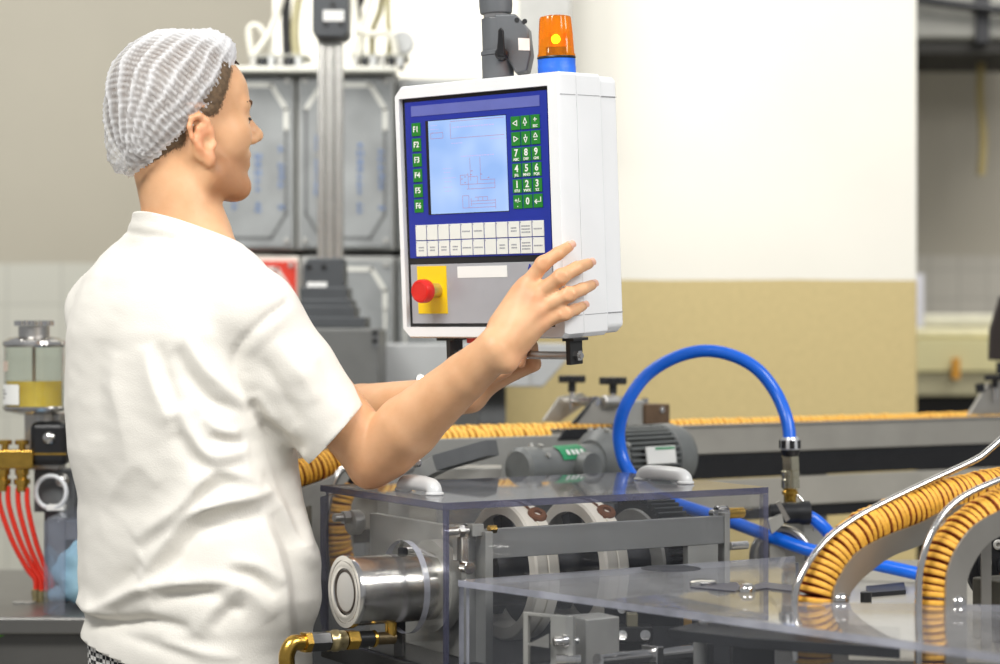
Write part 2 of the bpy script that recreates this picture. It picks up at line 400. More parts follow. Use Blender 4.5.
# pale sheet metal guard behind the panel
t = thing('sheet_metal_guard', 'pale grey sheet metal guard box below and behind the control panel', 'guard', P(450, 420, 4.75))
k = MB(); k.prism([P(381,344,4.7), P(568,344,4.7), P(566,361,4.7), P(543,387,4.7), P(381,385,4.7)], (0,.3,0)); d = k.build('shell', PALEG, t, bevel=.004)
MB().prism([P(530,345,4.699), P(531,345,4.699), P(531,386,4.699), P(530,386,4.699)], (0,-.0015,0)).build('seam', DSTEEL, d)
k = MB(); k.pbox(478, 386, 506, 425, 4.8, .12); k.build('bracket_leg', GREY, t, bevel=.004)
MB().box((P(478,0,4.8).x, 4.8, 0), (P(506,0,4.8).x, 4.92, P(0,425,4.8).z)).build('support_leg', GREY, t)
k = MB(); k.prism([P(420,420,4.75), P(470,388,4.75), P(478,388,4.75), P(478,396,4.75), P(440,426,4.75)], (0,.05,0)); k.build('brace', MIDGREY, t)
q = P(405, 384, 4.6); MB().cyl(P(412,386,4.66), P(421,379,4.6), .006).build('latch_pin', STEEL2, t)

# right background
DUCT = mat('overhead_duct_grey', S(128,128,122), .5, .2, .15, 6)
t = thing('overhead_duct', 'grey overhead duct with dark underside at the upper right', 'duct', P(960, 48, 7.6))
MB().pbox(900, -60, 1120, 40, 7.6, .6).build('duct_body', DUCT, t, bevel=.02)
MB().pbox(900, 40, 1120, 53, 7.62, .56).build('underside_shade', mat('duct_painted_shade', S(34,33,30), .8), t)  # near-black slab painting the shade beneath the duct
MB().tube([P(905,-3,7.55), P(950,4,7.55), P(1000,10,7.55), P(1120,14,7.55)], .018).build('conduit', DARK, t)
MB().pbox(976, -5, 990, 42, 7.585, .03).build('duct_strap', DARK, t)
cable('hanging_chain', [(982,50,7.9),(980,90,7.9),(983,140,7.9),(981,175,7.9)], .016, mat('ochre_cord', S(146,132,88), .7), 'blurred ochre cord hanging below the overhead duct')
t = thing('far_conveyor', 'pale yellow far conveyor housing right of the tan wall', 'conveyor', P(965, 440, 7.6))
CREAMY = mat('pale_yellow_plastic', S(216,208,158), .5, 0, .03, 8)
MB().pbox(905, 327, 1110, 339, 7.55, .5).build('top_belt', mat('far_belt_cream', S(222,216,180), .5), t, bevel=.03)
MB().pbox(905, 339, 1110, 372, 7.5, .6).build('side_panel', CREAMY, t, bevel=.006)
MB().pbox(905, 372, 1110, 396, 7.52, .56).build('lower_panel', mat('far_panel_grey', S(176,170,138), .5), t, bevel=.006)
MB().pbox(953, 358, 960, 379, 7.47, .02).build('orange_mark', mat('orange_tag', S(214,150,40), .5), t)
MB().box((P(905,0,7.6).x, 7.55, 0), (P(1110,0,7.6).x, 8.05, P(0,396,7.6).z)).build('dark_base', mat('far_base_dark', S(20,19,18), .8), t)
tag(MB().box((P(924,0,7.55).x, 7.56, P(0,326.5,7.56).z), (P(1110,0,7.55).x, 7.95, P(0,314,7.56).z)).build('cream_tray', mat('far_tray', S(232,229,206), .5), bevel=.01), 'cream tray lying on the far yellow conveyor', 'tray')
tag(MB().box((P(912,0,7.6).x, 7.565, P(0,326.8,7.6).z), (P(922,0,7.6).x, 7.60, P(0,274,7.6).z)).build('white_upright', mat('white_upright', S(226,226,234), .5)), 'narrow white upright right of the tan wall on the far conveyor', 'post')
# ------------------------------------------------------------------ biscuits
def biscuit_mesh():
    R = .0225; h = .0049
    k = MB()
    n = 40
    def rr(i, r): return r*(1+.012*math.cos(i*2*math.pi/n*20))
    prof = [(-h, R*.80, 1), (-h*.97, R*.92, 1), (-h*.76, R*.97, 0), (-h*.5, R*.995, 0), (0, R, 0), (h*.5, R*.995, 0), (h*.76, R*.97, 0), (h*.97, R*.92, 1), (h, R*.80, 1)]
    vs = []
    for (t, r, _) in prof:
        for i in range(n): a = 2*math.pi*i/n; vs.append(V((rr(i, r)*math.cos(a), rr(i, r)*math.sin(a), t)))
    for j in range(len(prof)-1):
        m = 1 if (prof[j][2] or prof[j+1][2]) else 0
        k.mi(m); o = len(k.v)
        k.add([vs[j*n+i] for i in range(n)]+[vs[(j+1)*n+i] for i in range(n)], [[i, (i+1) % n, n+(i+1) % n, n+i] for i in range(n)])
    k.mi(1); k.add(vs[:n], [list(range(n))[::-1]]); k.add(vs[-n:], [list(range(n))])
    return k
BY = mat('biscuit_golden', S(226,168,58), .6, 0, .12, 120, .3, 300)
BB = mat('biscuit_toasted_edge', S(150,74,26), .65, 0, .2, 120, .3, 300)
BY2 = mat('biscuit_pale_golden', S(238,188,84), .6, 0, .1, 120, .3, 300)
BB2 = mat('biscuit_lightly_toasted', S(205,146,52), .65, 0, .15, 120, .3, 300)
proto = biscuit_mesh().build('biscuit', [BY, BB], None, ang=50)
proto_me = proto.data; bpy.data.objects.remove(proto)
for v in proto_me.vertices: v.co.z -= .0049
thin_me = proto_me.copy()
for v in thin_me.vertices: v.co.z *= .78
pale_me = proto_me.copy(); pale_me.materials[0] = BY2; pale_me.materials[1] = BB2
def lay_biscuits(path, pitch, label, group, limit=200, phase=0, me=None, jit=1):
    path = [V(p) for p in path]; L = [0]
    for i in range(1, len(path)): L.append(L[-1]+(path[i]-path[i-1]).length)
    s = phase; n = 0; i = 0
    while s < L[-1] and n < limit:
        while L[i+1] < s: i += 1
        f = (s-L[i])/(L[i+1]-L[i]); p = path[i].lerp(path[i+1], f)
        a = max(0, i-1); b = min(len(path)-1, i+2)
        t = (path[b]-path[a]).normalized()
        t = (t+V((random.uniform(-1,1), random.uniform(-1,1), random.uniform(-1,1)))*.045*jit).normalized()
        o = bpy.data.objects.new('biscuit', me or thin_me); C.objects.link(o)
        rot = t.to_track_quat('Z', 'X').to_matrix() @ Matrix.Rotation(random.uniform(0, 6.28), 3, 'Z')
        o.rotation_euler = rot.to_euler()
        o.location = p+V((random.uniform(-1,1), random.uniform(-1,1), random.uniform(-1,1)))*.0011*jit
        tag(o, label, 'biscuit', group); s += pitch; n += 1
    return n

# ------------------------------------------------------------------ main conveyor
CB = V((.584, 4.0, 0))
def CV(px, py, off=0): return PV(px, py, CB+W_*off, U)
ZR = 1.121
sL, sR = -1.32, .95
def cpt(s, off, z): q = CB+U*s+W_*off; return V((q.x, q.y, z))
t = thing('conveyor', 'long steel conveyor carrying biscuits across the back', 'conveyor', cpt(-.2, .1, 0))
def crail(name, z0, z1, o0, o1, m, bevel=.002, a=sL, b=sR):
    return MB().box8([cpt(a,o0,z0), cpt(b,o0,z0), cpt(b,o1,z0), cpt(a,o1,z0), cpt(a,o0,z1), cpt(b,o0,z1), cpt(b,o1,z1), cpt(a,o1,z1)]).build(name, m, t, bevel=bevel)
crail('side_rail', ZR-.052, ZR, 0, .012, mat('conveyor_rail_steel', S(158,155,147), .4, .25, .08, 12, .05, 100))
crail('rail_lip', ZR, ZR+.004, -.004, .014, STEEL2, .001)
crail('belt_edge', ZR-.1, ZR-.053, .004, .05, BLACK)
k = MB()
for i in range(90):
    s = -.4+i*.0145; k.box8([cpt(s,.0035,ZR-.066), cpt(s+.008,.0035,ZR-.066), cpt(s+.008,.004,ZR-.066), cpt(s,.004,ZR-.066), cpt(s,.0035,ZR-.058), cpt(s+.008,.0035,ZR-.058), cpt(s+.008,.004,ZR-.058), cpt(s,.004,ZR-.058)])
o = k.build('belt_teeth', DARK, t, ang=0); o['kind'] = 'stuff'
crail('lower_rail', ZR-.158, ZR-.102, 0, .012, mat('conveyor_lower_steel', S(172,168,158), .4, .25, .08, 12, .05, 100))
crail('foot_channel', ZR-.182, ZR-.159, .006, .03, BLACK)
crail('bed', ZR-.041, ZR-.035, .013, .135, DSTEEL)
crail('far_rail', ZR-.07, ZR-.004, .135, .145, DSTEEL)
for s in (-1.1, .05, .85):
    MB().box8([cpt(s,.05,0), cpt(s+.06,.05,0), cpt(s+.06,.11,0), cpt(s,.11,0), cpt(s,.05,ZR-.042), cpt(s+.06,.05,ZR-.042), cpt(s+.06,.11,ZR-.042), cpt(s,.11,ZR-.042)]).build('leg', DSTEEL, t)
lay_biscuits([cpt(-.92, .075, ZR-.011), cpt(.78, .075, ZR-.011)], .0136, 'golden biscuit standing on edge in the long row on the back conveyor', 'biscuits along the back conveyor', 126, me=pale_me)
# second lane tilted nearer to the camera at the left
lay_biscuits([cpt(-.93, -.028, ZR-.012), cpt(-.595, -.028, ZR-.012)], .0112, 'golden biscuit in the nearer short row in front of the back conveyor', 'biscuits in the nearer back row', 60, me=pale_me, jit=1.5)
t = thing('biscuit_channel', 'grey channel holding the nearer biscuit row behind the worker\'s forearm', 'channel', cpt(-.62, -.03, 0))
def chan(name, z0, z1, o0, o1, m, a, b):
    return MB().box8([cpt(a,o0,z0), cpt(b,o0,z0), cpt(b,o1,z0), cpt(a,o1,z0), cpt(a,o0,z1), cpt(b,o0,z1), cpt(b,o1,z1), cpt(a,o1,z1)]).build(name, m, t, bevel=.002)
chan('front_wall', ZR-.085, ZR-.004, -.062, -.053, PLATE, -.95, -.36)
chan('channel_floor', ZR-.041, ZR-.036, -.053, -.001, DSTEEL, -.95, -.36)
MB().prism([cpt(-.60,-.0625,ZR-.012), cpt(-.585,-.0625,ZR+.007), cpt(-.37,-.0625,ZR+.008), cpt(-.37,-.0625,ZR-.012)], W_*-.004).build('cover_plate', DARK, t, bevel=.001)
for s in (-.93, -.42): MB().box8([cpt(s,-.05,0), cpt(s+.04,-.05,0), cpt(s+.04,-.01,0), cpt(s,-.01,0), cpt(s,-.05,ZR-.042), cpt(s+.04,-.05,ZR-.042), cpt(s+.04,-.01,ZR-.042), cpt(s,-.01,ZR-.042)]).build('leg', PLATE, t)

# guide clamp standing over the conveyor
def star_knob(p, parent, s=1.25):
    k = MB(); p = V(p)
    k.cyl(p, p+Z*.014*s, .006*s); pts = []
    for i in range(40):
        a = 2*math.pi*i/40; r = (.016+.0045*math.cos(4*a))*s; pts.append(p+V((r*math.cos(a), r*math.sin(a), .014*s)))
    k.prism(pts, (0,0,.011*s)); o = k.build('star_knob', BLACK, parent, bevel=.002)
    MB().cyl(p-Z*.025*s, p, .0035*s).build('stud', STEEL2, o)
    return o
t = thing('guide_clamp', 'angled steel guide clamp with two black star knobs over the conveyor', 'clamp', cpt(-.02, .06, ZR-.02))
B0 = CB+W_*.03
def side(offs, pts, name, m):
    B = CB+W_*offs; MB().prism([PV(x, y, B, U) for x, y in pts], W_*.007).build(name, m, t, bevel=.001)
CLR = mat('clamp_plate_steel', S(168,165,158), .35, .6, .08, 20)
side(.15, [(543,421),(560,397),(582,393),(592,400),(560,422)], 'side_plate', CLR)
side(.005, [(575,424),(598,397),(632,396),(640,424)], 'side_plate', CLR)
side(.001, [(572,424),(596,397),(598,397),(577,424)], 'edge_seal', BLACK)
MB().cyl(PV(572,402,CB+W_*.155,U), PV(596,401,CB+W_*.005,U), .009).build('cross_bar', STEEL2, t)
MB().cyl(PV(603,402,CB+W_*-.002,U), PV(618,402,CB+W_*-.002,U), .012, ch=.002).build('clamp_boss', STEEL, t)
k = MB(); k.prism([PV(x,y,CB+W_*-.01,U) for x, y in ((628,402),(645,400),(652,425),(628,427))], W_*.06); k.build('clamp_body', PLATE, t, bevel=.003)
BR = mat('bronzed_block', S(104,84,66), .45, .5, .15, 30)
o = MB().prism([PV(x,y,CB+W_*-.02,U) for x, y in ((646,404),(670,404),(670,424),(646,424))], W_*.05).build('end_block', BR, t, bevel=.002)
q = PV(661.5,410,CB+W_*-.02,U); MB().cyl(q, q-W_*.004, .0055, ch=.001).build('rivet', STEEL2, o)
MB().prism([PV(x,y,CB+W_*-.03,U) for x, y in ((641,425),(672,424),(676,428),(641,431))], W_*.07).build('foot_plate', PLATE, t)
star_knob(PV(572,392,CB+W_*.12,U), t); star_knob(PV(613,394,CB+W_*.03,U), t)
MB().hexa(PV(645,403,CB+W_*.02,U), PV(645,398,CB+W_*.02,U), .007).build('bolt', STEEL2, t)
# second clamp at the right edge
t = thing('guide_clamp', 'steel guide clamp with black block and knob at the right end of the conveyor', 'clamp', cpt(.52, .06, ZR-.02))
side(.06, [(968,416),(988,384),(1012,380),(1012,414)], 'side_plate', CLR)
side(.055, [(977,384),(985,383),(985,392),(978,393)], 'hinge_block', DARK)
side(.10, [(991,330),(1001,296),(1030,290),(1030,362),(990,360)], 'black_block', mat('dark_brown_block', S(46,38,34), .5))
MB().cyl(PV(1000,362,CB+W_*.1,U), PV(1000,374,CB+W_*.1,U), .008).build('post', DARK, t)
star_knob(PV(995,388,CB+W_*.05,U), t, 1.1)

# ------------------------------------------------------------------ gear motor
t = thing('gear_motor', 'grey electric gear motor with cooling fins behind the clear cover', 'motor', P(600, 520, 3.55))
MO = P(668, 456, 3.62); dirm = (P(515, 452, 3.35)-MO).normalized(); dirm = V((dirm.x, dirm.y, 0)).normalized()   # towards the gearbox end
def mp(s, dz=0, side=0): return MO+dirm*s+Z*dz+dirm.cross(Z)*side
R = .052
def ml(name, prof, m=MOTOR, parent=t, n=40, dz=0): return MB().lathe(mp(0, dz), dirm, prof, n).build(name, m, parent)
ml('fan_cover', [(-.03,.03),(-.028,.045),(-.018,.054),(.0,.058),(.028,.058),(.03,.055)])
ml('stator', [(.03,.046),(.155,.046)])
e1 = dirm.cross(Z).normalized()
k = MB()
for i in range(34):
    a = 2*math.pi*i/34; d = e1*math.cos(a)+Z*math.sin(a); tt = dirm.cross(d)
    k.obox(mp(.0925)+d*.049, dirm, d, tt, .125, .014, .0028)
k.build('cooling_fins', MOTOR, t)
ml('end_bell', [(.155,.046),(.157,.053),(.185,.053),(.192,.045),(.2,.036)])
ml('gear_housing', [(.2,.034),(.335,.030),(.337,.034),(.372,.034),(.378,.028)], dz=-.004)
q = mp(.262, -.03, .0); MB().lathe(mp(.25,-.006), -(e1), [(0,.02),(.036,.026),(.05,.024)], 28).build('output_boss', MOTOR, t)
sd = -e1 if (-e1).y < 0 else e1
o = MB()
for (s0, s1) in ((.24, .30),):
    n = 8; pts = []
    for i in range(n+1):
        a = math.radians(20+i*8); d = Z*math.sin(a)+sd*math.cos(a); pts.append(d)
    for i in range(n):
        o.add([mp(s0,-.004)+pts[i]*.0345, mp(s1,-.004)+pts[i]*.0335, mp(s1,-.004)+pts[i+1]*.0335, mp(s0,-.004)+pts[i+1]*.0345], [[0,1,2,3]])
gl = mat('green_label', S(38,140,92), .5)
o1 = o.build('name_plate', gl, t)
k = MB()
for i, s in enumerate((.25, .262, .272, .284)):
    a = math.radians(42); d = Z*math.sin(a)+sd*math.cos(a); up = dirm.cross(d)
    k.obox(mp(s,-.004)+d*.0348, dirm, up, d, .006, .010, .0012)
k.build('plate_print', PAPER, o1)
a = math.radians(8); d = Z*math.sin(a)+sd*math.cos(a)
o1 = MB().obox(mp(.085)+d*.0575, dirm, dirm.cross(d), d, .075, .03, .003).build('rating_plate', PAPER, t)
MB().obox(mp(.075)+d*.0592+dirm.cross(d)*.011*(1 if dirm.cross(d).z > 0 else -1), dirm, dirm.cross(d), d, .05, .004, .0012).build('plate_band', gl, o1)
for s in (.16, .182, .335):
    for a in (30, 70, 110):
        d = Z*math.sin(math.radians(a))+sd*math.cos(math.radians(a)); rr = .052 if s < .2 else .03
        MB().hexa(mp(s)+d*rr, mp(s)+d*(rr+.006), .005).build('bolt', DSTEEL, t)
MB().obox(mp(.1, -.062), dirm, e1, Z, .1, .09, .02).build('foot', MOTOR, t, bevel=.003)
MB().box((MO.x-.24, MO.y-.14, 0), (MO.x-.02, MO.y+.0, MO.z-.073)).build('pedestal', GREY, t)

# angled grey guards in front of the conveyor (left)
t = thing('angled_guard', 'dark grey angled metal guard behind the worker\'s elbow', 'guard', P(440, 520, 3.2))
k = MB(); k.prism([P(432,455,3.2), P(484,440,3.3), P(487,456,3.3), P(435,471,3.2)], (.02,.05,-.002)); k.build('upper_flap', GREY, t, bevel=.001)
k = MB(); k.prism([P(396,478,3.15), P(432,456,3.2), P(436,472,3.2), P(405,488,3.15)], (.02,.05,0)); o = k.build('side_flap', PLATE, t, bevel=.001)
q = P(416,465,3.16); MB().cyl(q+V((0,.01,0)), q-V((-.004,.01,-.004)), .006, ch=.002).build('bolt', STEEL2, o)
k = MB(); k.pbox(436, 468, 502, 480, 3.36, .08); k.build('base_bar', DSTEEL, t, bevel=.002)
k = MB(); k.box((P(436,0,3.36).x, 3.37, 0), (P(500,0,3.36).x, 3.43, P(0,480,3.36).z)); k.build('stand', GREY, t)
# ------------------------------------------------------------------ control panel
RX = V((0.7793,-0.6267,-0.0014)); RY = V((0.6257,0.778,0.0568)); RZ = V((-0.0345,-0.0452,0.9984))
RP = Matrix((RX, RY, RZ)).transposed()
PO = V((.0771, 2.75, CAMZ+.3494)); PW, PH, PD = .2947, .3592, .1376
def pu(px, py, y=.005):        # pixel on the panel's front plane -> local x, z
    d = V(((px-500)/FPX, 1, -(py-332)/FPX)); o = V((0,0,CAMZ)); p0 = PO+RY*y
    q = o+d*((p0-o).dot(RY)/d.dot(RY))-PO
    return q.dot(RX), q.dot(RZ)
t = panel = thing('control_panel', 'white machine control panel with blue keypad and screen at the worker\'s hand', 'control panel', PO, RP)
def lp(x, y, z): return V((x, y, z))
def octo(c, y, x0=-PW, x1=0, z0=-PH, z1=0):
    return [lp(x0+c,y,z1), lp(x1-c*.3,y,z1), lp(x1,y,z1-c*.3), lp(x1,y,z0+c*.5), lp(x1-c*.5,y,z0), lp(x0+c,y,z0), lp(x0,y,z0+c), lp(x0,y,z1-c)]
# front frame as a ring
ox0, oz1 = pu(401, 98.5); ox1, _ = pu(549.5, 86.5); _, oz0 = pu(408, 327)
zt = (pu(401,98.5)[1]+pu(549.5,86.5)[1])/2
def frame_ring(k, y0, y1, c=.012):
    out = octo(c, 0); n = len(out)
    inn = [(ox0,zt), (ox1,zt), (ox1,zt), (ox1,oz0), (ox1,oz0), (ox0,oz0), (ox0,oz0), (ox0,zt)]
    fs = []; vs = []
    ins = [.004]*n
    for i in range(n):
        p = out[i]; vs.append(lp(p.x*.985-.5*PW*.015, y0, -PH/2+(p.z+PH/2)*.987))
    for i in range(n): vs.append(lp(out[i].x, y0+.007, out[i].z))
    for i in range(n): vs.append(lp(out[i].x, y1, out[i].z))
    for i in range(n): vs.append(lp(inn[i][0], y0, inn[i][1]))
    for i in range(n): vs.append(lp(inn[i][0], y1, inn[i][1]))
    for i in range(n):
        j = (i+1) % n
        fs += [[i, j, n+j, n+i], [n+i, n+j, 2*n+j, 2*n+i], [3*n+j, 3*n+i, 4*n+i, 4*n+j]]
        fs += [[i, 3*n+i, 3*n+j, j], [2*n+i, 2*n+j, 4*n+j, 4*n+i]]
    fs = [f for f in fs]
    k.add(vs, fs); return k
frame_ring(MB(), 0, .040).build('front_frame', WHITEP, t, local=True, ang=25)
k = MB(); k.prism(octo(.012, .041), (0,.055,0)); k.build('housing', WHITEP, t, .0012, local=True)
k = MB(); k.prism([V((p.x*.985-.002, p.y, p.z*.99-.002)) for p in octo(.02, .097)], (0,.04,0)); k.build('back_cover', WHITEP, t, .004, local=True)
k = MB(); k.prism([lp(-PW+.01,.0405,-PH+.005), lp(-.001,.0405,-PH+.005), lp(-.001,.0405,-.003), lp(-PW+.01,.0405,-.003)], (0,.0004,0)); k.build('gasket', BLACK, t, local=True)
sm = mat('seam_grey', S(150,150,152), .6)
k = MB()
for (y0, y1) in ((.004, .038), (.043, .094), (.1, .134)):
    k.box((-.0002, y0, -PH+.030), (.0004 if y0 < .09 else -.0015, y1, -PH+.0308))
    k.box((-.0002, y0, -.0308), (.0004 if y0 < .09 else -.0015, y1, -.030))
k.build('corner_seam', sm, t, local=True)
k = MB().box((ox0-.002, .008, oz0-.002), (ox1+.002, .03, zt+.002)); k.build('black_backing', BLACK, t, local=True)
BLUEP = mat('blue_membrane', S(28,46,150), .38, 0, .04, 30)
bx0 = pu(404,103)[0]; bx1 = pu(546,90)[0]; bz1 = (pu(404,103)[1]+pu(546,89.5)[1])/2; bz0 = (pu(408,259)[1]+pu(553,254)[1])/2
YB = .006
k = MB().box((bx0, YB, bz0), (bx1, .0085, bz1)); memb = k.build('keypad_membrane', BLUEP, t, .0006, local=True)
x0, z1 = pu(410.6,105.5); x1, _ = pu(539,96); _, z0 = pu(410.7,115.7)
z1 = (z1+pu(539,96)[1])/2; z0 = (z0+pu(539,107)[1])/2
MB().box((x0, YB-.0006, z0), (x1, YB+.001, z1)).build('title_strip', mat('lilac_strip', S(96,104,176), .5), memb, local=True)
# screen
sx0, sz1 = pu(428.5,120.8); sx1, q1 = pu(505.5,115.7); _, sz0 = pu(431,214); _, q0 = pu(508.5,211)
sz1 = (sz1+q1)/2; sz0 = (sz0+q0)/2; sx1 = (pu(505.5,115.7)[0]+pu(508.5,211)[0])/2; sx0 = (sx0+pu(431,214)[0])/2
MB().box((sx0-.006, YB-.0004, sz0-.001), (sx1+.0006, YB+.001, sz1+.001)).build('screen_bezel', BLACK, t, local=True)
m = bpy.data.materials.new('lcd_screen'); m.use_nodes = True; nt = m.node_tree; b = nt.nodes['Principled BSDF']
b.inputs['Base Color'].default_value = (.1,.14,.2,1); b.inputs['Roughness'].default_value = .25
tc = nt.nodes.new('ShaderNodeTexCoord'); n = nt.nodes.new('ShaderNodeTexNoise'); n.inputs['Scale'].default_value = 18; n.inputs['Detail'].default_value = 1
nt.links.new(tc.outputs['Object'], n.inputs['Vector']); r = nt.nodes.new('ShaderNodeValToRGB')
r.color_ramp.elements[0].position = .35; r.color_ramp.elements[1].position = .7
r.color_ramp.elements[0].color = (*S(138,176,238),1); r.color_ramp.elements[1].color = (*S(178,204,250),1)
nt.links.new(n.outputs['Fac'], r.inputs[0]); nt.links.new(r.outputs[0], b.inputs['Emission Color']); b.inputs['Emission Strength'].default_value = .78
scr = MB().box((sx0, YB-.0012, sz0), (sx1, YB, sz1)).build('screen', m, t, local=True)
INK = mat('screen_line_maroon', S(150,110,140), .6, emit=S(150,100,140), estr=.35)
INK2 = mat('screen_line_faint', S(170,160,205), .6, emit=S(150,140,190), estr=.45)
sw = sx1-sx0; sh = sz1-sz0
def sl(k, u0, v0, u1, v1, w=.0006):     # line on screen in 0..1 (v down)
    a = V((sx0+u0*sw, 0, sz1-v0*sh)); b2 = V((sx0+u1*sw, 0, sz1-v1*sh)); d = (b2-a).normalized(); nn = V((-d.z,0,d.x))*w/2
    k.prism([V((q.x, YB-.0013, q.z)) for q in (a-nn, b2-nn, b2+nn, a+nn)], (0,.0002,0))
k = MB(); k2 = MB()
for (u0,v0,u1,v1) in ((.03,.13,.19,.13),(.03,.19,.19,.19),(.03,.13,.03,.19),(.19,.13,.19,.19),(.29,.04,.29,.2),(.29,.2,.98,.2),(.29,.02,.98,.02),
    (.53,.42,.53,.66),(.66,.42,.66,.66),(.48,.7,.84,.7),(.48,.75,.84,.75),(.84,.66,.84,.75),(.4,.6,.5,.6),(.4,.7,.5,.7),(.4,.6,.4,.7),(.5,.58,.5,.75),(.5,.62,.62,.62),(.62,.62,.62,.7),(.66,.66,.84,.66),
    (.42,.82,.5,.82),(.42,.82,.42,.95),(.5,.82,.5,.95),(.42,.95,.84,.95),(.53,.88,.84,.88),(.53,.85,.53,.93),(.53,.91,.84,.91),(.58,.84,.74,.84),(.62,.84,.62,.88),(.68,.84,.68,.88),(.74,.84,.74,.88),(.84,.87,.84,.97)):
    sl(k, u0,v0,u1,v1)
for (u, v) in ((.41,.64),(.45,.62),(.45,.68),(.53,.6),(.66,.6),(.54,.56),(.75,.64)): sl(k, u, v, u+.02, v, .0011)
k.build('screen_drawing', INK, scr, local=True, ang=0)
for (u0,u1,v,w) in ((.32,.86,.085,.0014),(.3,.45,.255,.001),(.8,.98,.235,.001),(.42,.84,.4,.0012),(.03,.12,.05,.0008),(.03,.14,.09,.0008),(.17,.3,.52,.0008),(.19,.27,.56,.0008),(.17,.34,.62,.0008),(.19,.28,.66,.0008),(.17,.3,.72,.0008),(.19,.28,.76,.0008)):
    u = u0
    while u < u1:
        d = random.uniform(.012, .03); sl(k2, u, v, min(u+d, u1), v, w); u += d+.01
k2.build('screen_writing', INK2, scr, local=True, ang=0)
GREEN = mat('green_key', S(26,124,36), .45, 0, .05, 40)
def to_panel(x, y, z): return Matrix.Translation(V((x, y, z))) @ Matrix.Rotation(math.radians(90), 4, 'X')
KW, KH = .0178, .0186
def key(x, z, w, h, name, m):
    return MB().box((x-w/2, YB-.0012, z-h/2), (x+w/2, YB+.0005, z+h/2)).build(name, m, t, .0004, local=True)
ax, az = pu(415.9,129.6); bx, bz = pu(418.7,206)
for i in range(6):
    x = ax+(bx-ax)*i/5; z = az+(bz-az)*i/5
    o = key(x, z, KW*.93, KH, 'function_key', GREEN)
    text_mb(MB(), 'F%d' % (i+1), .0115, to_panel(x, YB-.0014, z), .0002, .95).build('key_legend', PAPER, o, local=True, ang=0)
n00 = pu(515.2,123.2); n02 = pu(535,121.3); n50 = pu(517.8,201.9); n52 = pu(538,200.6)
leg = [['<','A','+'], ['>','v','B'], ['7ABC','8DEF','9GHI'], ['4JKL','5MNO','6PQR'], ['1STU','2VWX','3YZ'], ['+/-','0','e']]
for r_ in range(6):
    for c_ in range(3):
        l = [n00[i]+(n50[i]-n00[i])*r_/5 for i in (0,1)]; rt = [n02[i]+(n52[i]-n02[i])*r_/5 for i in (0,1)]
        x = l[0]+(rt[0]-l[0])*c_/2; z = l[1]+(rt[1]-l[1])*c_/2
        w = (n02[0]-n00[0])/2-.0014
        o = key(x, z, w, KH, 'number_key' if r_ > 1 else 'arrow_key', GREEN)
        k = MB(); s = leg[r_][c_]; T = lambda a, b: to_panel(x+a, YB-.0014, z+b)
        if s[0].isdigit():
            text_mb(k, s[0], .0135, T(0, .002 if len(s) > 1 else 0), .0003, .95)
            if len(s) > 1: text_mb(k, s[1:], .0052, T(0, -.0066), .0001)
        elif s == '+/-': text_mb(k, '+/-', .009, T(0, .0015), .0001); text_mb(k, '.', .009, T(0, -.004), .0002)
        else:
            def ln(a0,b0,a1,b1,wd=.0011):
                a_ = V((x+a0,0,z+b0)); b_ = V((x+a1,0,z+b1)); d = (b_-a_).normalized(); nn = V((-d.z,0,d.x))*wd/2; e = d*wd*.3
                k.prism([V((q.x, YB-.0016, q.z)) for q in (a_-nn-e, b_-nn+e, b_+nn+e, a_+nn-e)], (0,.0005,0))
            if s in '<>':
                f = 1 if s == '<' else -1
                ln(-.004*f,0,.003*f,.0035); ln(-.004*f,0,.003*f,-.0035); ln(.003*f,.0035,.003*f,-.0035)
            elif s == 'A': ln(0,.006,-.003,-.001); ln(0,.006,.003,-.001); ln(-.003,-.001,.003,-.001); ln(-.001,-.004,.001,-.004); ln(0,-.001,0,-.004)
            elif s == 'v': ln(0,-.006,-.003,.001); ln(0,-.006,.003,.001); ln(-.003,.001,.003,.001); ln(0,.001,0,.005)
            elif s == 'B': ln(0,.006,-.0035,.0005); ln(0,.006,.0035,.0005); ln(-.0035,.0005,.0035,.0005); ln(-.002,-.003,.002,-.003)
            elif s == '+': ln(-.002,.003,.003,.003); ln(0,.0055,0,.0005); text_mb(k, 'ESC', .005, T(.0005,-.006), .0001)
            elif s == 'e': ln(-.005,-.001,.005,-.001); ln(.005,-.001,.005,.005); ln(-.005,-.001,-.002,.0015,.0016); ln(-.005,-.001,-.002,-.0035,.0016)
        k.build('key_legend', PAPER, o, local=True, ang=0)
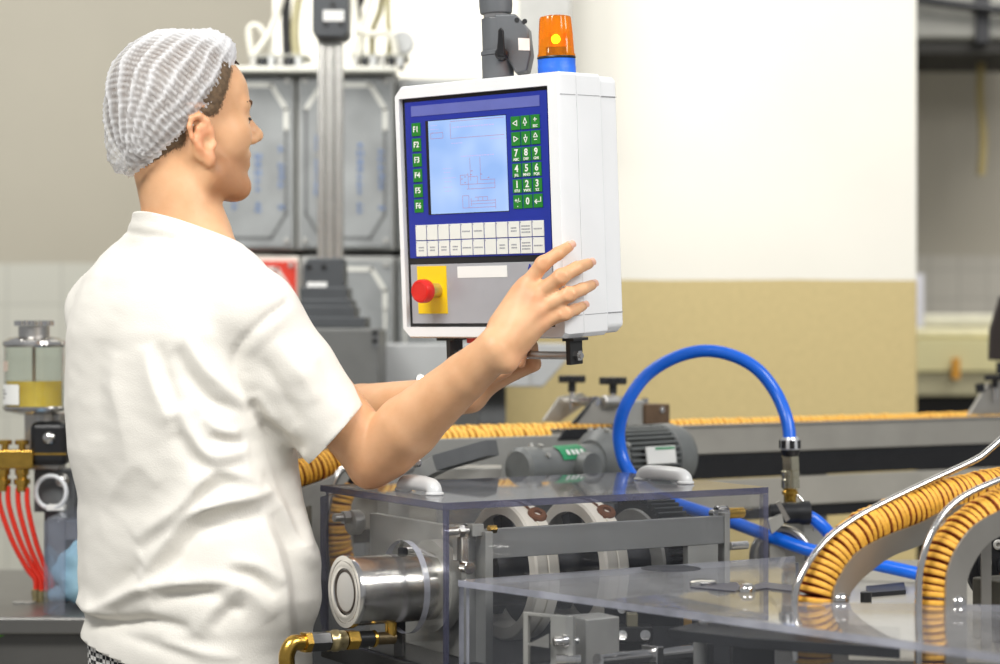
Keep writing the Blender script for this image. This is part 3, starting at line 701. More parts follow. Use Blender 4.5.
# white label keys 11 x 2
WKEY = mat('white_key', S(228,229,222), .5, 0, .02, 40); PRN = mat('key_print_grey', S(150,152,158), .6)
tl = pu(415,224.4); tr = pu(544.3,220); bl = pu(416.2,257); brr = pu(544.8,253.3)
wz1 = (tl[1]+tr[1])/2; wz0 = (bl[1]+brr[1])/2; wx0 = (tl[0]+bl[0])/2; wx1 = (tr[0]+brr[0])/2
cw = (wx1-wx0)/11; chh = (wz1-wz0)/2
prt = {(0,4):1,(0,5):1,(0,8):2,(0,9):3,(0,10):1,(1,0):2,(1,1):2,(1,2):2,(1,3):2,(1,4):1,(1,5):1,(1,7):2,(1,8):2,(1,9):3,(1,10):1}
for r_ in range(2):
    for c_ in range(11):
        x = wx0+cw*(c_+.5); z = wz1-chh*(r_+.5)
        o = key(x, z, cw-.0014, chh-.0014, 'label_key', WKEY)
        k = MB(); k.box((x-cw/2+.0012, YB-.0015, z+chh/2-.0032), (x-cw/2+.0026, YB-.0011, z+chh/2-.0018))
        nl = prt.get((r_, c_), 0)
        for i in range(nl):
            zz = z-(i-(nl-1)/2)*.0042-.0005; ww = (cw-.006) if nl != 2 else cw*.45
            xx = x-ww/2
            while xx < x+ww/2-.0008:
                d = random.uniform(.0012, .0026); k.box((xx, YB-.0014, zz-.0010), (min(xx+d, x+ww/2), YB-.0011, zz+.0010)); xx += d+.0006
        k.build('key_print', PRN, o, local=True, ang=0)
# lower grey plate with emergency stop
gx0, gz1 = pu(410,264.8); _, gz0 = pu(412,323.5)
o = MB().box((gx0, YB, gz0), (bx1, .0085, gz1)).build('lower_plate', mat('lower_plate_grey', S(170,171,176), .4, .15, .03, 30), t, .0008, local=True)
a_ = pu(457,265.8); b_ = pu(507,277)
MB().box((a_[0], YB-.0006, b_[1]), (b_[0], YB+.001, a_[1]-.001)).build('blank_label', PAPER, o, local=True)
k = MB(); q = pu(529.5, 265.5); text_mb(k, 'A', .010, to_panel(q[0], YB-.0003, q[1]-.002), .0003); k.build('maker_mark', BLUEP, o, local=True, ang=0)
y0_ = pu(416.8,266.4); y1_ = pu(448,313.6)
YEL = mat('yellow_plate', S(246,206,12), .42, 0, .04, 30)
yp = MB().box((y0_[0], YB-.0012, y1_[1]), (y1_[0]-.0008, YB+.0005, y0_[1])).build('yellow_plate', YEL, t, .0003, local=True)
ex, ez = pu(436,290.3, .003)
STOP = mat('red_stop_plastic', S(214,32,22), .32, 0, .04, 30)
o = MB().lathe(V((ex, YB-.001, ez)), (0,-1,0), [(0,.0105),(.018,.0105),(.018,.008)], 32).build('emergency_stop_collar', mat('brass_collar', S(196,180,110), .35, .7), t, local=True)
MB().lathe(V((ex, YB-.009, ez)), (0,-1,0), [(0,.0095),(.010,.0105),(.015,.0160),(.017,.0168),(.026,.0168),(.0295,.0155),(.0305,.0128),(.0300,.0124),(.0298,0)], 40).build('emergency_stop_button', STOP, t, local=True)
# grab bar with brackets below
BRK = mat('bracket_dark', S(52,52,52), .4, .5)
def brk(xc, yc=.022):
    k = MB(); k.box((xc-.004, yc-.014, -PH-.036), (xc+.004, yc+.014, -PH)); k.box((xc-.022 if xc < -.1 else xc-.010, yc-.014, -PH-.004), (xc+.010, yc+.020, -PH))
    o = k.build('bar_bracket', BRK, t, .001, local=True)
    MB().hexa(V((xc+.004, yc, -PH-.024)), V((xc+.010, yc, -PH-.024)), .0075).build('hex_nut', STEEL2, o, local=True)
    MB().cyl(V((xc+.009, yc, -PH-.024)), V((xc+.013, yc, -PH-.024)), .004).build('bolt_end', STEEL2, o, local=True)
BARX0, BARX1 = pu(447,350)[0]+.0, -.004
brk(BARX1); brk(BARX0)
MB().cyl(V((BARX0, .022, -PH-.024)), V((BARX1, .022, -PH-.024)), .0055).build('grab_bar', STEEL, t, local=True)
MB().box((pu(462,338)[0]-.004, .02, -PH-.008), (pu(472,338)[0], .04, -PH)).build('red_plug', STOP, t, local=True)

# hanging arm
def lw(x, y, z): return PO+RX*x+RY*y+RZ*z
ARMG = mat('support_arm_grey', S(98,101,104), .45, .1, .05, 40, .05, 200); ARMD = mat('support_arm_dark', S(74,76,79), .45, .1, .05, 40)
base = lw(-.158, .07, .0)
t = thing('support_arm', 'grey tubular support arm with tilt clamp holding up the control panel', 'arm', base)
MB().lathe(base, RZ, [(0,.0225),(.036,.0225),(.037,.0215)], 40).build('base_ring', ARMG, t)
MB().lathe(base+RZ*.0365, RZ, [(0,.021),(.001,.0235),(.006,.0235),(.007,.021),(.052,.021),(.0525,.019)], 40).build('joint_body', ARMG, t)
hx = V((RX.x, RX.y, 0)).normalized()
rt = V((1, -.15, 0)).normalized(); nv = rt.cross(Z)
def jp(a, z, b=0): return base+rt*a+RZ*z+nv*b
k = MB(); k.prism([jp(.0,.092,.020), jp(.030,.092,.020), jp(.047,.072,.020), jp(.050,.036,.020), jp(.044,.012,.020), jp(.028,.008,.020), jp(.022,.020,.020), jp(.012,.036,.020), jp(0,.036,.020)], nv*-.04); cl = k.build('tilt_clamp', ARMG, t, .003)
MB().prism([jp(.033,.058,.0203), jp(.049,.057,.0203), jp(.049,.040,.0203), jp(.033,.041,.0203)], nv*.0006).build('clamp_label', PAPER, cl)
for (a, z) in ((.032,.083), (.043,.081)): MB().cyl(jp(a,z,.019), jp(a,z,.0206), .0035).build('screw_hole', BLACK, cl)
MB().lathe(base+RZ*.0895, RZ, [(0,.018),(.006,.018)], 32).build('swivel_ring', STEEL2, t)
MB().lathe(base+RZ*.095, RZ, [(0,.021),(.0015,.0225),(.012,.0235),(1.2,.0235)], 40).build('arm_tube', ARMG, t)
o = MB().cyl(jp(.010,.035,.019), jp(.010,.035,.034), .009, ch=.002).build('lever_hub', BLACK, t)
k = MB(); k.prism([jp(.004,.032,.030), jp(.016,.031,.030), jp(.0155,.066,.034), jp(.012,.071,.034), jp(.008,.067,.034)], nv*.007); k.build('clamp_lever', BLACK, t, .002)
# amber beacon
base = lw(-.054, .07, .0)
t = thing('warning_beacon', 'lit amber beacon with blue base on top of the control panel', 'beacon', base)
BLT = mat('blue_tape', S(40,104,214), .4, 0, .12, 60, .3, 120)
MB().lathe(base, RZ, [(0,.0262),(.012,.0265),(.014,.0260),(.0225,.0262),(.0235,.025)], 40).build('blue_base', BLT, t)
MB().lathe(base+RZ*.0237, RZ, [(0,.0262),(.0015,.0268),(.003,.0262)], 40).build('black_seal', BLACK, t)
m = bpy.data.materials.new('amber_lens'); m.use_nodes = True; nt = m.node_tree; b = nt.nodes['Principled BSDF']
b.inputs['Base Color'].default_value = (*S(255,140,10),1); b.inputs['Roughness'].default_value = .15; b.inputs['Transmission Weight'].default_value = .35
b.inputs['Emission Color'].default_value = (*S(255,120,0),1); b.inputs['Emission Strength'].default_value = .18
MATS['amber_lens'] = m
am = clear_mat('amber_clear', (1.0,.55,.06), .12, 1.45, .30, S(255,150,20))
zb = .0267
prof = [(0,.0262),(.003,.0262),(.0032,.0248),(.004,.0245),(.030,.0232),(.052,.0215),(.0545,.0205),(.056,.017),(.0562,0)]
k = MB(); n = 48; vs = []; fs = []
e1 = RZ.orthogonal().normalized(); e2 = RZ.cross(e1)
for j, (tt, r) in enumerate(prof):
    for i in range(n):
        a = 2*math.pi*i/n; rr = r*(1+(.025 if i % 4 < 2 else -.02)*(1 if 3 <= j <= 6 else 0)); vs.append(base+RZ*(zb+tt)+(e1*math.cos(a)+e2*math.sin(a))*rr)
for j in range(len(prof)-1):
    for i in range(n): fs.append([j*n+i, j*n+(i+1) % n, (j+1)*n+(i+1) % n, (j+1)*n+i])
k.add(vs, fs); k.build('amber_lens', am, t, ang=30)
MB().lathe(base+RZ*zb, RZ, [(0,.014),(.013,.014),(.0132,.004)], 24).build('lamp_socket', mat('socket_brown', S(96,62,20), .5), t)
bulb = mat('lit_bulb', S(255,210,120), .4, emit=S(255,196,70), estr=9)
MB().ball(base+RZ*(zb+.024), .0065).build('lamp_bulb', bulb, t)
MB().lathe(base+RZ*(zb+.0135)-nv*0+V((.004,.010,0)), RZ, [(0,.012),(.020,.012)], 16).build('reflector', mat('reflector_amber', S(255,170,40), .3), t)
# ------------------------------------------------------------------ machine base
ZD = .862
EC = V((-.0733, 2.644, 0)); EW, EL, EZ = .529, .361, 1.08
A2 = PZ(458, 580, .985); F2 = PZ(1000, 654, .985); dF = (F2-A2); dF.z = 0; dF.normalize()
def at(p, z): return V((p[0], p[1], z))
t = thing('packaging_machine', 'dark grey machine bed carrying the clear covers', 'machine', (.25, 2.6, 0))
foot = [EC+W_*(EL+.004)+U*.002, EC-U*.004-W_*.03, A2+U*-.02, A2-U*.02+dF*1.0, A2+dF*1.0+U*.75, A2+U*1.02+W_*.01, EC+U*(EW+.02)+W_*.03, EC+W_*(EL+.004)+U*(EW+.02)]
MB().prism([at(p, ZD-.03) for p in foot], (0,0,.03)).build('machine_deck', mat('deck_steel', S(66,67,69), .4, .6, .12, 10, .1, 100), t, bevel=.003)
ctr = sum((V(p) for p in foot), V())/len(foot)
MB().prism([at(ctr+(V(p)-ctr)*.94, .05) for p in foot], (0,0,ZD-.08)).build('machine_body', GREY, t, bevel=.006)
MB().prism([at(ctr+(V(p)-ctr)*.88, 0) for p in foot], (0,0,.05)).build('plinth', DARK, t)

# ------------------------------------------------------------------ clear rear cover (box)
TH = .009
def slab(k, a, b, thick, z0, z1):     # vertical sheet from a to b, thickness vector
    a = V(a); b = V(b); th = V(thick)
    k.box8([at(a,z0), at(b,z0), at(b+th,z0), at(a+th,z0), at(a,z1), at(b,z1), at(b+th,z1), at(a+th,z1)])
t = thing('clear_cover', 'clear acrylic box cover under the worker\'s elbow, over the white rollers', 'machine cover', at(EC, ZD))
def sheet_mats(o, big, edge, frac=.35):
    me = o.data; ar = max(p.area for p in me.polygons)
    if len(me.materials) < 2: me.materials.append(edge)
    for p in me.polygons: p.material_index = 0 if p.area > ar*frac else 1
a, b, c, d = EC, EC+U*EW, EC+U*EW+W_*EL, EC+W_*EL
o = MB().prism([at(p, EZ-TH) for p in (a,b,c,d)], (0,0,TH)).build('top_sheet', [ACRT, ACRE], t, ang=0); sheet_mats(o, ACRT, ACRE)
k = MB(); slab(k, a+U*TH, b-U*TH, W_*TH, ZD, EZ-TH-.0005); o = k.build('front_sheet', [ACR, ACRE], t, ang=0); sheet_mats(o, ACR, ACRE)
k = MB(); slab(k, b, c, -U*TH, ZD, EZ-TH-.0005); o = k.build('end_sheet', [ACR, ACRE], t, ang=0); sheet_mats(o, ACR, ACRE)
k = MB(); slab(k, d+U*TH, c-U*TH, -W_*TH, ZD, EZ-TH-.0005); o = k.build('rear_sheet', [ACR, ACRE], t, ang=0); sheet_mats(o, ACR, ACRE)
# left sheet with round hole
CYC = PV(393, 585, EC, W_); CYC.x, CYC.y
HO = PV(402, 587, EC, W_); hr = .062
def sheet_hole(c, r, p0, p1, z0, z1, th):
    n = 64; k = MB(); p0 = V(p0); p1 = V(p1); L = (p1-p0).length; dd = (p1-p0)/L; cs = (V((c.x,c.y,0))-V((p0.x,p0.y,0))).dot(dd); vs = []
    for i in range(n):
        a = 2*math.pi*i/n; ca, sa = math.cos(a), math.sin(a)
        inner = at(p0+dd*(cs+r*ca), c.z+r*sa)
        m = 1e9
        if ca > 1e-6: m = min(m, (L-cs)/ca)
        if ca < -1e-6: m = min(m, -cs/ca)
        if sa > 1e-6: m = min(m, (z1-c.z)/sa)
        if sa < -1e-6: m = min(m, (z0-c.z)/sa)
        vs.append((inner, at(p0+dd*(cs+m*ca), c.z+m*sa)))
    I = [x[0] for x in vs]; O = [x[1] for x in vs]; th = V(th); n_ = n
    k.mi(0); k.add(I+O, [[i, n_+i, n_+(i+1) % n, (i+1) % n] for i in range(n)])
    k.add([p+th for p in I+O], [[(i+1) % n, n_+(i+1) % n, n_+i, i] for i in range(n)])
    k.mi(1); k.add(I+[p+th for p in I], [[(i+1) % n, i, n_+i, n_+(i+1) % n][::-1] for i in range(n)])
    k.mi(2); k.add(O+[p+th for p in O], [[i, (i+1) % n, n_+(i+1) % n, n_+i] for i in range(n)])
    return k
k = sheet_hole(HO, hr, a, d, ZD, EZ-TH-.0005, U*TH); k.build('left_sheet', [ACR, ACRL, ACRE], t, ang=0)
def dhandle(p, dirv, L, H, parent, label):
    pts = smooth_path([p-dirv*L/2+Z*.001, p-dirv*(L/2-.004)+Z*H*.75, p-dirv*(L/2-.024)+Z*H, p+dirv*(L/2-.024)+Z*H, p+dirv*(L/2-.004)+Z*H*.75, p+dirv*L/2+Z*.001], 6)
    o = MB().tube(pts, .0105, 16).build('handle', mat('white_handle_plastic', S(206,207,207), .22, 0, .02, 20), parent)
    for s in (-1, 1): MB().cyl(p+dirv*s*L/2+Z*.0003, p+dirv*s*L/2+Z*.004, .0125, ch=.001).build('handle_foot', MATS['white_handle_plastic'], o)
    return o
hd = (PZ(444,492,EZ)-PZ(383,489,EZ)); 
for pa, pb_ in ((PZ(395,489,EZ), PZ(444,496.5,EZ)), (PZ(641,480,EZ), PZ(687,484,EZ))): dhandle((pa+pb_)/2, (pb_-pa).normalized(), min((pb_-pa).length, .095), .013, t, '')
# --- inside the rear cover: side plate, cylinder, rollers, beam
t = thing('roller_stand', 'steel stand of side plate and front beam inside the clear box', 'stand', at(EC+U*.2+W_*.15, ZD))
B1 = EC+U*.075
pl = [PV(369.6,511.5,B1,W_), PV(436,519.5,B1,W_), PV(448,521,B1,W_)]
yy = at(PV(448,521,B1,W_), 0)
q0 = at(pl[0],0); q1 = at(B1+W_*.02,0)
ztop = pl[0].z-.002
o = MB().prism([at(q0,ZD+.001), at(q1,ZD+.001), at(q1,ztop), at(q0,ztop)], U*.012).build('side_plate', PLATE, t, bevel=.001)
for (px, py, r) in ((401,543,.006),(428,545,.005),(427,563,.004),(440,552,.006)):
    q = PV(px, py, B1, W_); MB().cyl(q, q-U*.005, r, ch=.001).build('plate_bolt', STEEL, o)
q = PV(361,522,B1,W_)
MB().cyl(q-U*.0, q-U*.02, .018, ch=.003).build('guide_wheel', DSTEEL, o)
MB().cyl(q+Z*.008-U*.02, q+Z*.008-U*.045, .006, ch=.001).build('wheel_bolt', STEEL, o); MB().hexa(q+Z*.008-U*.02, q+Z*.008-U*.03, .010).build('wheel_nut', STEEL, o)
q = PV(438,602,B1,W_)
B2 = EC+W_*.045
bt0 = PV(457,532,B2,U); bt1 = PV(724,515,B2,U); zb0 = PV(475,569,B2,U).z; bz1 = (bt0.z+bt1.z)/2
MB().prism([at(bt0,zb0+.012), at(bt1,zb0+.012), at(bt1,bz1), at(bt0,bz1)], W_*.012).build('front_beam', mat('beam_grey_steel', S(146,147,146), .4, .6, .06, 12, .06, 120), t, bevel=.001)
e_ = PV(706,520,B2,U)
MB().prism([at(PV(466,532,B2,U),ZD+.001), at(PV(478,532,B2,U),ZD+.001), at(PV(478,532,B2,U),zb0+.0118), at(PV(466,532,B2,U),zb0+.0118)], W_*.012).build('beam_leg', PLATE, t)
MB().prism([at(PV(688,532,B2,U),ZD+.001), at(PV(718,532,B2,U),ZD+.001), at(PV(718,532,B2,U),zb0+.0118), at(PV(688,532,B2,U),zb0+.0118)], W_*.012).build('beam_leg', PLATE, t)
# left latch on the beam
q = PV(476,530,EC+W_*.035,U)
o = MB().obox(q, U, W_, Z, .018, .012, .016).build('latch_block', DSTEEL, t, bevel=.001)
MB().cyl(q-U*.012, q-U*.05, .0055, ch=.001).build('latch_screw', STEEL, o); MB().hexa(q-U*.02, q-U*.028, .009).build('latch_nut', STEEL, o)
MB().prism([q-U*.022-Z*.004, q-U*.014-Z*.004, q-U*.014-Z*.055, q-U*.022-Z*.055], W_*-.004).build('latch_strap', STEEL2, o)
MB().cyl(q-U*.018-Z*.048-W_*.0, q-U*.018-Z*.048-W_*.016, .0085, ch=.001).build('latch_bolt', STEEL2, o)
MB().hexa(q+U*.02, q+U*.03, .006).build('latch_stud', BRASS, o)
# right end brackets
q = PV(728,524,B2,U)
MB().prism([at(q-U*.006,ZD+.001), at(q+U*.004,ZD+.001), at(q+U*.004,bz1+.004), at(q-U*.006,bz1+.004)], W_*.035).build('end_bracket', DSTEEL, t, bevel=.001)
for (px, py) in ((713,513), (719,520), (722,512)):
    q = PV(px, py, EC+W_*.06, U); MB().cyl(q+W_*.005, q-W_*.008, .005, ch=.001).build('bracket_bolt', STEEL2, t)
q = PV(733,513,EC+W_*.07,U); MB().cyl(q-U*.012, q+U*.018, .008, ch=.001).build('brass_nipple', BRASS, t)
MB().cyl(q-U*.03, q-U*.012, .012, ch=.002).build('nipple_collar', STEEL2, t)
q = PV(730,546,B2,U); MB().cyl(q, q+U*.03, .006).build('tie_rod', STEEL2, t)
# rear plate with long slot line
MB().prism([at(EC+U*.12+W_*.29,ZD+.001), at(EC+U*.5+W_*.29,ZD+.001), at(EC+U*.5+W_*.29,1.02), at(EC+U*.12+W_*.29,1.02)], W_*.01).build('rear_plate', mat('rear_plate_steel', S(120,121,120), .45, .5, .08, 12), t)
# rollers
STAIN = mat('rusty_stain', S(112,66,34), .7, 0, .3, 60)
m = mat('stained_white_ring', S(244,240,230), .45, 0, .03, 12, var2=S(242,234,218))
RB = EC+W_*.19
def white_ring(px, py, label):
    c = PV(px, py, RB, U); R1, R0, w = .098, .080, .040
    ro = MB().lathe(c, U, [(0,R0),(0,R1-.003),(.003,R1),(w*.44,R1),(w*.47,R1-.002),(w*.53,R1-.002),(w*.56,R1),(w-.003,R1),(w,R1-.003),(w,R0),(0,R0)], 72, cap=False).build('white_ring', m, t)
    d = (Z*math.cos(math.radians(33))-W_*math.sin(math.radians(33)))
    o = MB().lathe(c+d*(R1-.006)+U*w*.72, d, [(0,.014),(.008,.014),(.0105,.012),(.0106,.006),(.004,.0055),(.004,0)], 24).build('rusty_plug', STAIN, ro)
    for an in (2, 14, 22): 
        d2 = (Z*math.cos(math.radians(an))-W_*math.sin(math.radians(an))); tg = (Z*-math.sin(math.radians(an))-W_*math.cos(math.radians(an)))
        MB().obox(c+d2*(R1-.0004)+U*w*.6, U, tg, d2, .004, .026, .0014).build('rust_streak', STAIN, ro)
    d2 = (Z*math.cos(math.radians(-8))-W_*math.sin(math.radians(-8)))
    MB().obox(c+d2*(R1-.0006)+U*w*.4, U, W_, d2, .018, .03, .0016).build('rust_patch', STAIN, ro)
    k = MB()
    for i in range(3):
        a = math.radians(120*i+20); dd = Z*math.cos(a)+W_*math.sin(a); tt = U.cross(dd)
        k.obox(c+dd*.065+U*w*.5, U, dd, tt, .02, .032, .02)
    k.build('spokes', DARK, ro)
    return c
t = thing('roller_assembly', 'dark roller shaft with two stained white rings and a gear inside the clear box', 'roller', PV(560,640,RB,U))
cA = white_ring(500, 571, 'left white roller ring with rusty plug inside the clear box')
cB = white_ring(569, 567, 'right white roller ring with rusty plug inside the clear box')
MB().cyl(cA-U*.03, cB+U*.2, .049).build('roller_shaft', DARK, t)
c = cB+U*.115; k = MB(); e1 = Z; e2 = W_; n = 56; pts = []
for i in range(n*4):
    a = 2*math.pi*i/(n*4); r = .098 if i % 4 in (0, 1) else .090; pts.append(c+e1*math.cos(a)*r+e2*math.sin(a)*r)
k.prism(pts, U*.05); go = k.build('gear_wheel', mat('gear_black', S(70,72,74), .35, .5, .1, 40), t, ang=20)
MB().lathe(c-U*.004, U, [(0,.03),(0,.078),(.004,.08)], 40).build('gear_web', DSTEEL, go); MB().lathe(c+U*.05, U, [(0,.08),(.012,.076),(.014,.05)], 40).build('gear_hub', DSTEEL, go)
# steel cylinder sticking out of the hole
CY = PV(397, 588, EC, W_); tip = CY-U*.079
t = thing('steel_cylinder', 'polished steel cylinder sticking out of the round hole in the clear box', 'cylinder', tip-Z*.047)
MB().lathe(tip, U, [(.006,.0445),(.0065,.046),(.15,.046)], 64).build('barrel', mat('barrel_steel', S(196,193,186), .22, .95, .06, 30, .1, 90, stretch=(1,1,1)), t)
MB().lathe(tip, U, [(.004,.030),(.001,.031),(0,.034),(0,.0395),(.0015,.040),(.0015,.0415),(0,.042),(0,.0475),(.002,.0485),(.0075,.0485),(.009,.0465)], 64, cap=False).build('end_flange', STEEL2, t)
MB().lathe(tip, U, [(.0042,.030),(.0042,.0265),(.002,.026),(.001,.023),(.001,0)], 48, cap=False).build('end_cap', mat('satin_cap', S(206,203,198), .5, .5, .03, 30), t)
MB().ring(tip+U*.002, U, .0275, .0014).build('cap_groove', mat('rust_groove', S(70,60,52), .6), t)
MB().lathe(tip+U*.128, U, [(0,.046),(0,.062),(.018,.062),(.018,.046)], 48).build('mount_flange', DSTEEL, t)
k = MB(); q = tip+U*.088+Z*.046; k.lathe(q-Z*.004, Z, [(0,.007),(.010,.007),(.012,.005)], 20); k.build('top_bolt', DARK, t)
MB().tube(smooth_path([q+Z*.006, q+Z*.004+U*.02-W_*.006, q-Z*.008+U*.04-W_*.02]), .0035).build('bolt_pin', STEEL, t)
q = tip+U*.07-Z*.046; MB().cyl(q+Z*.004, q-Z*.022, .008, ch=.001).build('drain_stub', BRASS, t)
# brass air fitting line
f0 = P(291, 643, 2.655); f1 = q-Z*.020; ax = (f1-f0).normalized(); L = (f1-f0).length
t = thing('air_fitting', 'brass elbow and steel coupling line below the steel cylinder', 'fitting', f0-Z*.03)
MB().tube(smooth_path([f0-Z*.030-ax*.006, f0-Z*.014-ax*.006, f0+ax*.002-Z*.001, f0+ax*.012, f0+ax*.02], 6), .0105, 18).build('brass_elbow', BRASS, t)
MB().hexa(f0+ax*.018, f0+ax*.027, .0145).build('brass_nut', BRASS, t)
MB().hexa(f0+ax*.0272, f0+ax*.055, .0135).build('dark_hex_sleeve', mat('dark_steel_hex', S(84,84,84), .3, .8, .08, 40), t)
MB().lathe(f0, ax, [(.0552,.010),(.056,.013),(.062,.0132),(.064,.0145),(.070,.0145),(.072,.0132),(.080,.0132),(.082,.011)], 28).build('knurled_collar', mat('brass_steel', S(176,160,120), .28, .9, .1, 50), t)
MB().hexa(f0+ax*.083, f0+ax*.100, .0135).build('brass_hex', BRASS, t)
MB().cyl(f0+ax*.1002, f0+ax*.124, .0112, ch=.001).build('dark_sleeve', mat('dark_sleeve_steel', S(70,70,70), .3, .7), t)
MB().lathe(f0, ax, [(.1242,.011),(.128,.0118),(.13,.010)], 28).build('brass_ring', BRASS, t)
MB().cyl(f0+ax*.1302, f0+ax*(L+.004), .0085).build('end_pipe', mat('aged_brass', S(128,112,84), .35, .8, .15, 60), t)
MB().tube([f0-Z*.031-ax*.006, f0-Z*.05-ax*.006, f0-Z*.075-ax*.008, f0-Z*.12-ax*.012], .0095).build('black_hose', RUBBER, t)
k = MB(); q2 = P(399,640,2.765); k.box((q2.x-.007,q2.y,ZD),(q2.x+.008,q2.y+.02,q2.z+.045)); tag(k.build('valve_stand', DARK, bevel=.002), 'small dark upright behind the brass fitting line', 'stand')
tag(MB().hexa(P(394,652,2.735), P(394,640,2.735), .006).build('drain_screw', STEEL), 'small steel screw below the end of the fitting line', 'screw') if False else None

# ------------------------------------------------------------------ front clear cover
Z2 = .985
t = thing('clear_cover', 'lower clear acrylic cover in the front right, with cookie chutes through it', 'machine cover', at(A2, ZD))
G2 = A2+dF*.86; E2 = PZ(1000, 545, Z2)
bk0 = A2+W_*.004; 
bR = A2+U*1.05
def slot(pa, wdt, dep): pass
# chute notches, open towards the back edge
def chute_base(px, py): return PZ(px, py, Z2)
n1 = PZ(818, 601, Z2); n2 = PZ(934, 604, Z2)
out = [A2, A2+U*.0]
def backdist(p): return (V((p.x,p.y,0))-V((A2.x,A2.y,0))).dot(W_)
def along(p): return (V((p.x,p.y,0))-V((A2.x,A2.y,0))).dot(U)
hw = .030
top = [A2]
top += [A2+dF*.9, A2+dF*.9+U*.22]
s1 = along(n1); s2 = along(n2); d1 = backdist(n1); d2 = backdist(n2)
R_ = A2+U*1.0
S8 = .5455
top += [PZ(1090, 606, Z2), PZ(797, 602, Z2), A2+U*S8]
def back(s): return A2+U*s
k = MB()
poly = [at(p, Z2-.008) for p in top]
k.prism(poly, (0,0,.008)); o = k.build('top_sheet', [ACRT, ACRL], t, ang=0); 
for p in o.data.polygons: p.material_index = 0 if abs(p.normal.z) > .5 else 1
def cut(o, boxes):   # real cut-outs for the chutes
    bm = bmesh.new(); bm.from_mesh(o.data)
    import mathutils
    inv = WM[o.name].inverted()
    for (c, hu, hv) in boxes:
        pts = [c+U*hu+W_*hv, c-U*hu+W_*hv, c-U*hu-W_*hv, c+U*hu-W_*hv]
        for nrm, p in ((U, pts[0]), (U, pts[1]), (W_, pts[0]), (W_, pts[2])):
            bmesh.ops.bisect_plane(bm, geom=bm.verts[:]+bm.edges[:]+bm.faces[:], plane_co=inv @ at(p, Z2), plane_no=nrm)
        dele = []
        for f in bm.faces:
            q = WM[o.name] @ f.calc_center_median() - c; q.z = 0
            if abs(q.dot(U)) < hu-1e-5 and abs(q.dot(W_)) < hv-1e-5: dele.append(f)
        bmesh.ops.delete(bm, geom=dele, context='FACES')
        bmesh.ops.holes_fill(bm, edges=[e for e in bm.edges if e.is_boundary and False], sides=4)
    bm.to_mesh(o.data); bm.free()
k = MB(); slab(k, A2+dF*.002, A2+dF*.9, dF.cross(Z)*-.008 if (dF.cross(Z)).dot(U) < 0 else dF.cross(Z)*.008, ZD, Z2-.0085); o = k.build('front_sheet', [ACR2, ACRL], t, ang=0); sheet_mats(o, ACR2, ACRL)
k = MB(); slab(k, A2+U*.012, A2+U*S8, -W_*.008, ZD, Z2-.0085); o = k.build('rear_sheet', [ACR2, ACRL], t, ang=0); sheet_mats(o, ACR2, ACRL)
# oval finger hole: dark disc painted for its shaded depth, cap nuts
q = PZ(671, 568.5, Z2); MB().lathe(q+Z*.0002, Z, [(0,.0),(.0006,.018),(.0010,.030),(.0006,.038),(0,.040)], 48).build('finger_hole_disc', mat('hole_shade_dark', S(30,32,42), .35), t)
for (px, py) in ((703,585), (747,592), (840,601), (957,604)):
    q = PZ(px, py, Z2)
    MB().lathe(q+Z*.0005, Z, [(0,.0105),(.0035,.0105),(.0065,.009),(.0095,.006),(.0105,0)] if px > 720 else [(0,.017),(.004,.017),(.006,.013),(.006,0)], 24).build('cap_nut', STEEL2, t)
sl_m = mat('slot_edge_dark', S(38,38,58), .3)
k = MB(); k.prism([PZ(x, y, Z2+.0006) for x, y in ((690,588),(722,584),(736,583),(742,588),(735,592))], (0,0,.0012)); k.build('slot_lip', sl_m, t)
k = MB(); k.prism([PZ(x, y, Z2+.0006) for x, y in ((752,586),(765,583),(792,586),(792,592),(766,589),(752,591))], (0,0,.0012)); k.build('slot_lip', sl_m, t)
# things inside the front cover
def ibox(x0,y0,x1,y1,Y,dep): return MB().pbox(x0,y0,x1,y1,Y,dep)
t = thing('slide_block', 'grey steel block with thin bracket frame inside the front clear cover', 'block', P(570, 700, 2.5))
zf = ZD+.001
def iblock(k, x0, y0, x1, y1, Y, dep):
    a = P(x0, y0, Y); b = P(x1, y1, Y); k.box((a.x, Y, max(b.z, zf)), (b.x, Y+dep, a.z)); return k
def ipoly(pts, Y0, dy, du=(0,0)): 
    return MB().prism([P(x, y, Y0) for x, y in pts], (0, dy, 0))
Yi = 2.50
k = MB(); c0 = P(579, 619, Yi); k.obox(V((c0.x+.018, Yi+.03, (c0.z+zf)/2)), U, W_, Z, .050, .045, c0.z-zf); k.build('block', DSTEEL, t, bevel=.002)
k = MB(); a_ = P(523, 612, Yi+.01); b_ = P(573, 620, Yi-.03)
w1 = (at(b_,0)-at(a_,0)); nn = V((-w1.y, w1.x, 0)).normalized()
k.prism([at(a_,zf), at(b_,zf), at(b_,a_.z), at(a_,a_.z), at(a_,a_.z-.004)+w1*.02, at(b_,a_.z-.004)-w1*.45, at(b_,zf+.004)-w1*.45, at(a_,zf+.004)+w1*.08, at(a_,a_.z-.004)+w1*.08] if False else [at(a_,zf), at(a_+w1*.1,zf), at(a_+w1*.1,a_.z-.004), at(b_-w1*.45,a_.z-.004), at(b_-w1*.45,zf), at(b_,zf), at(b_,a_.z), at(a_,a_.z)], nn*.006); k.build('bracket_frame', DSTEEL, t, bevel=.0008)
q = P(557, 641, Yi-.02); MB().lathe(q+V((.012,0,0)), V((-1,-.25,0)), [(-.014,.004),(0,.004),(0,.009),(.006,.009),(.006,.006),(.016,.006),(.017,.004)], 20).build('lock_bolt', STEEL2, t)
MB().prism([P(527,645,Yi-.02), P(549,634,Yi-.025), P(549,648,Yi-.025)], (0,.004,0)).build('pointer_plate', STEEL, t)
q = P(556, 660, Yi-.03); MB().cyl(q, q+V((.03,.0,0)), .007).build('lower_pin', STEEL2, t)
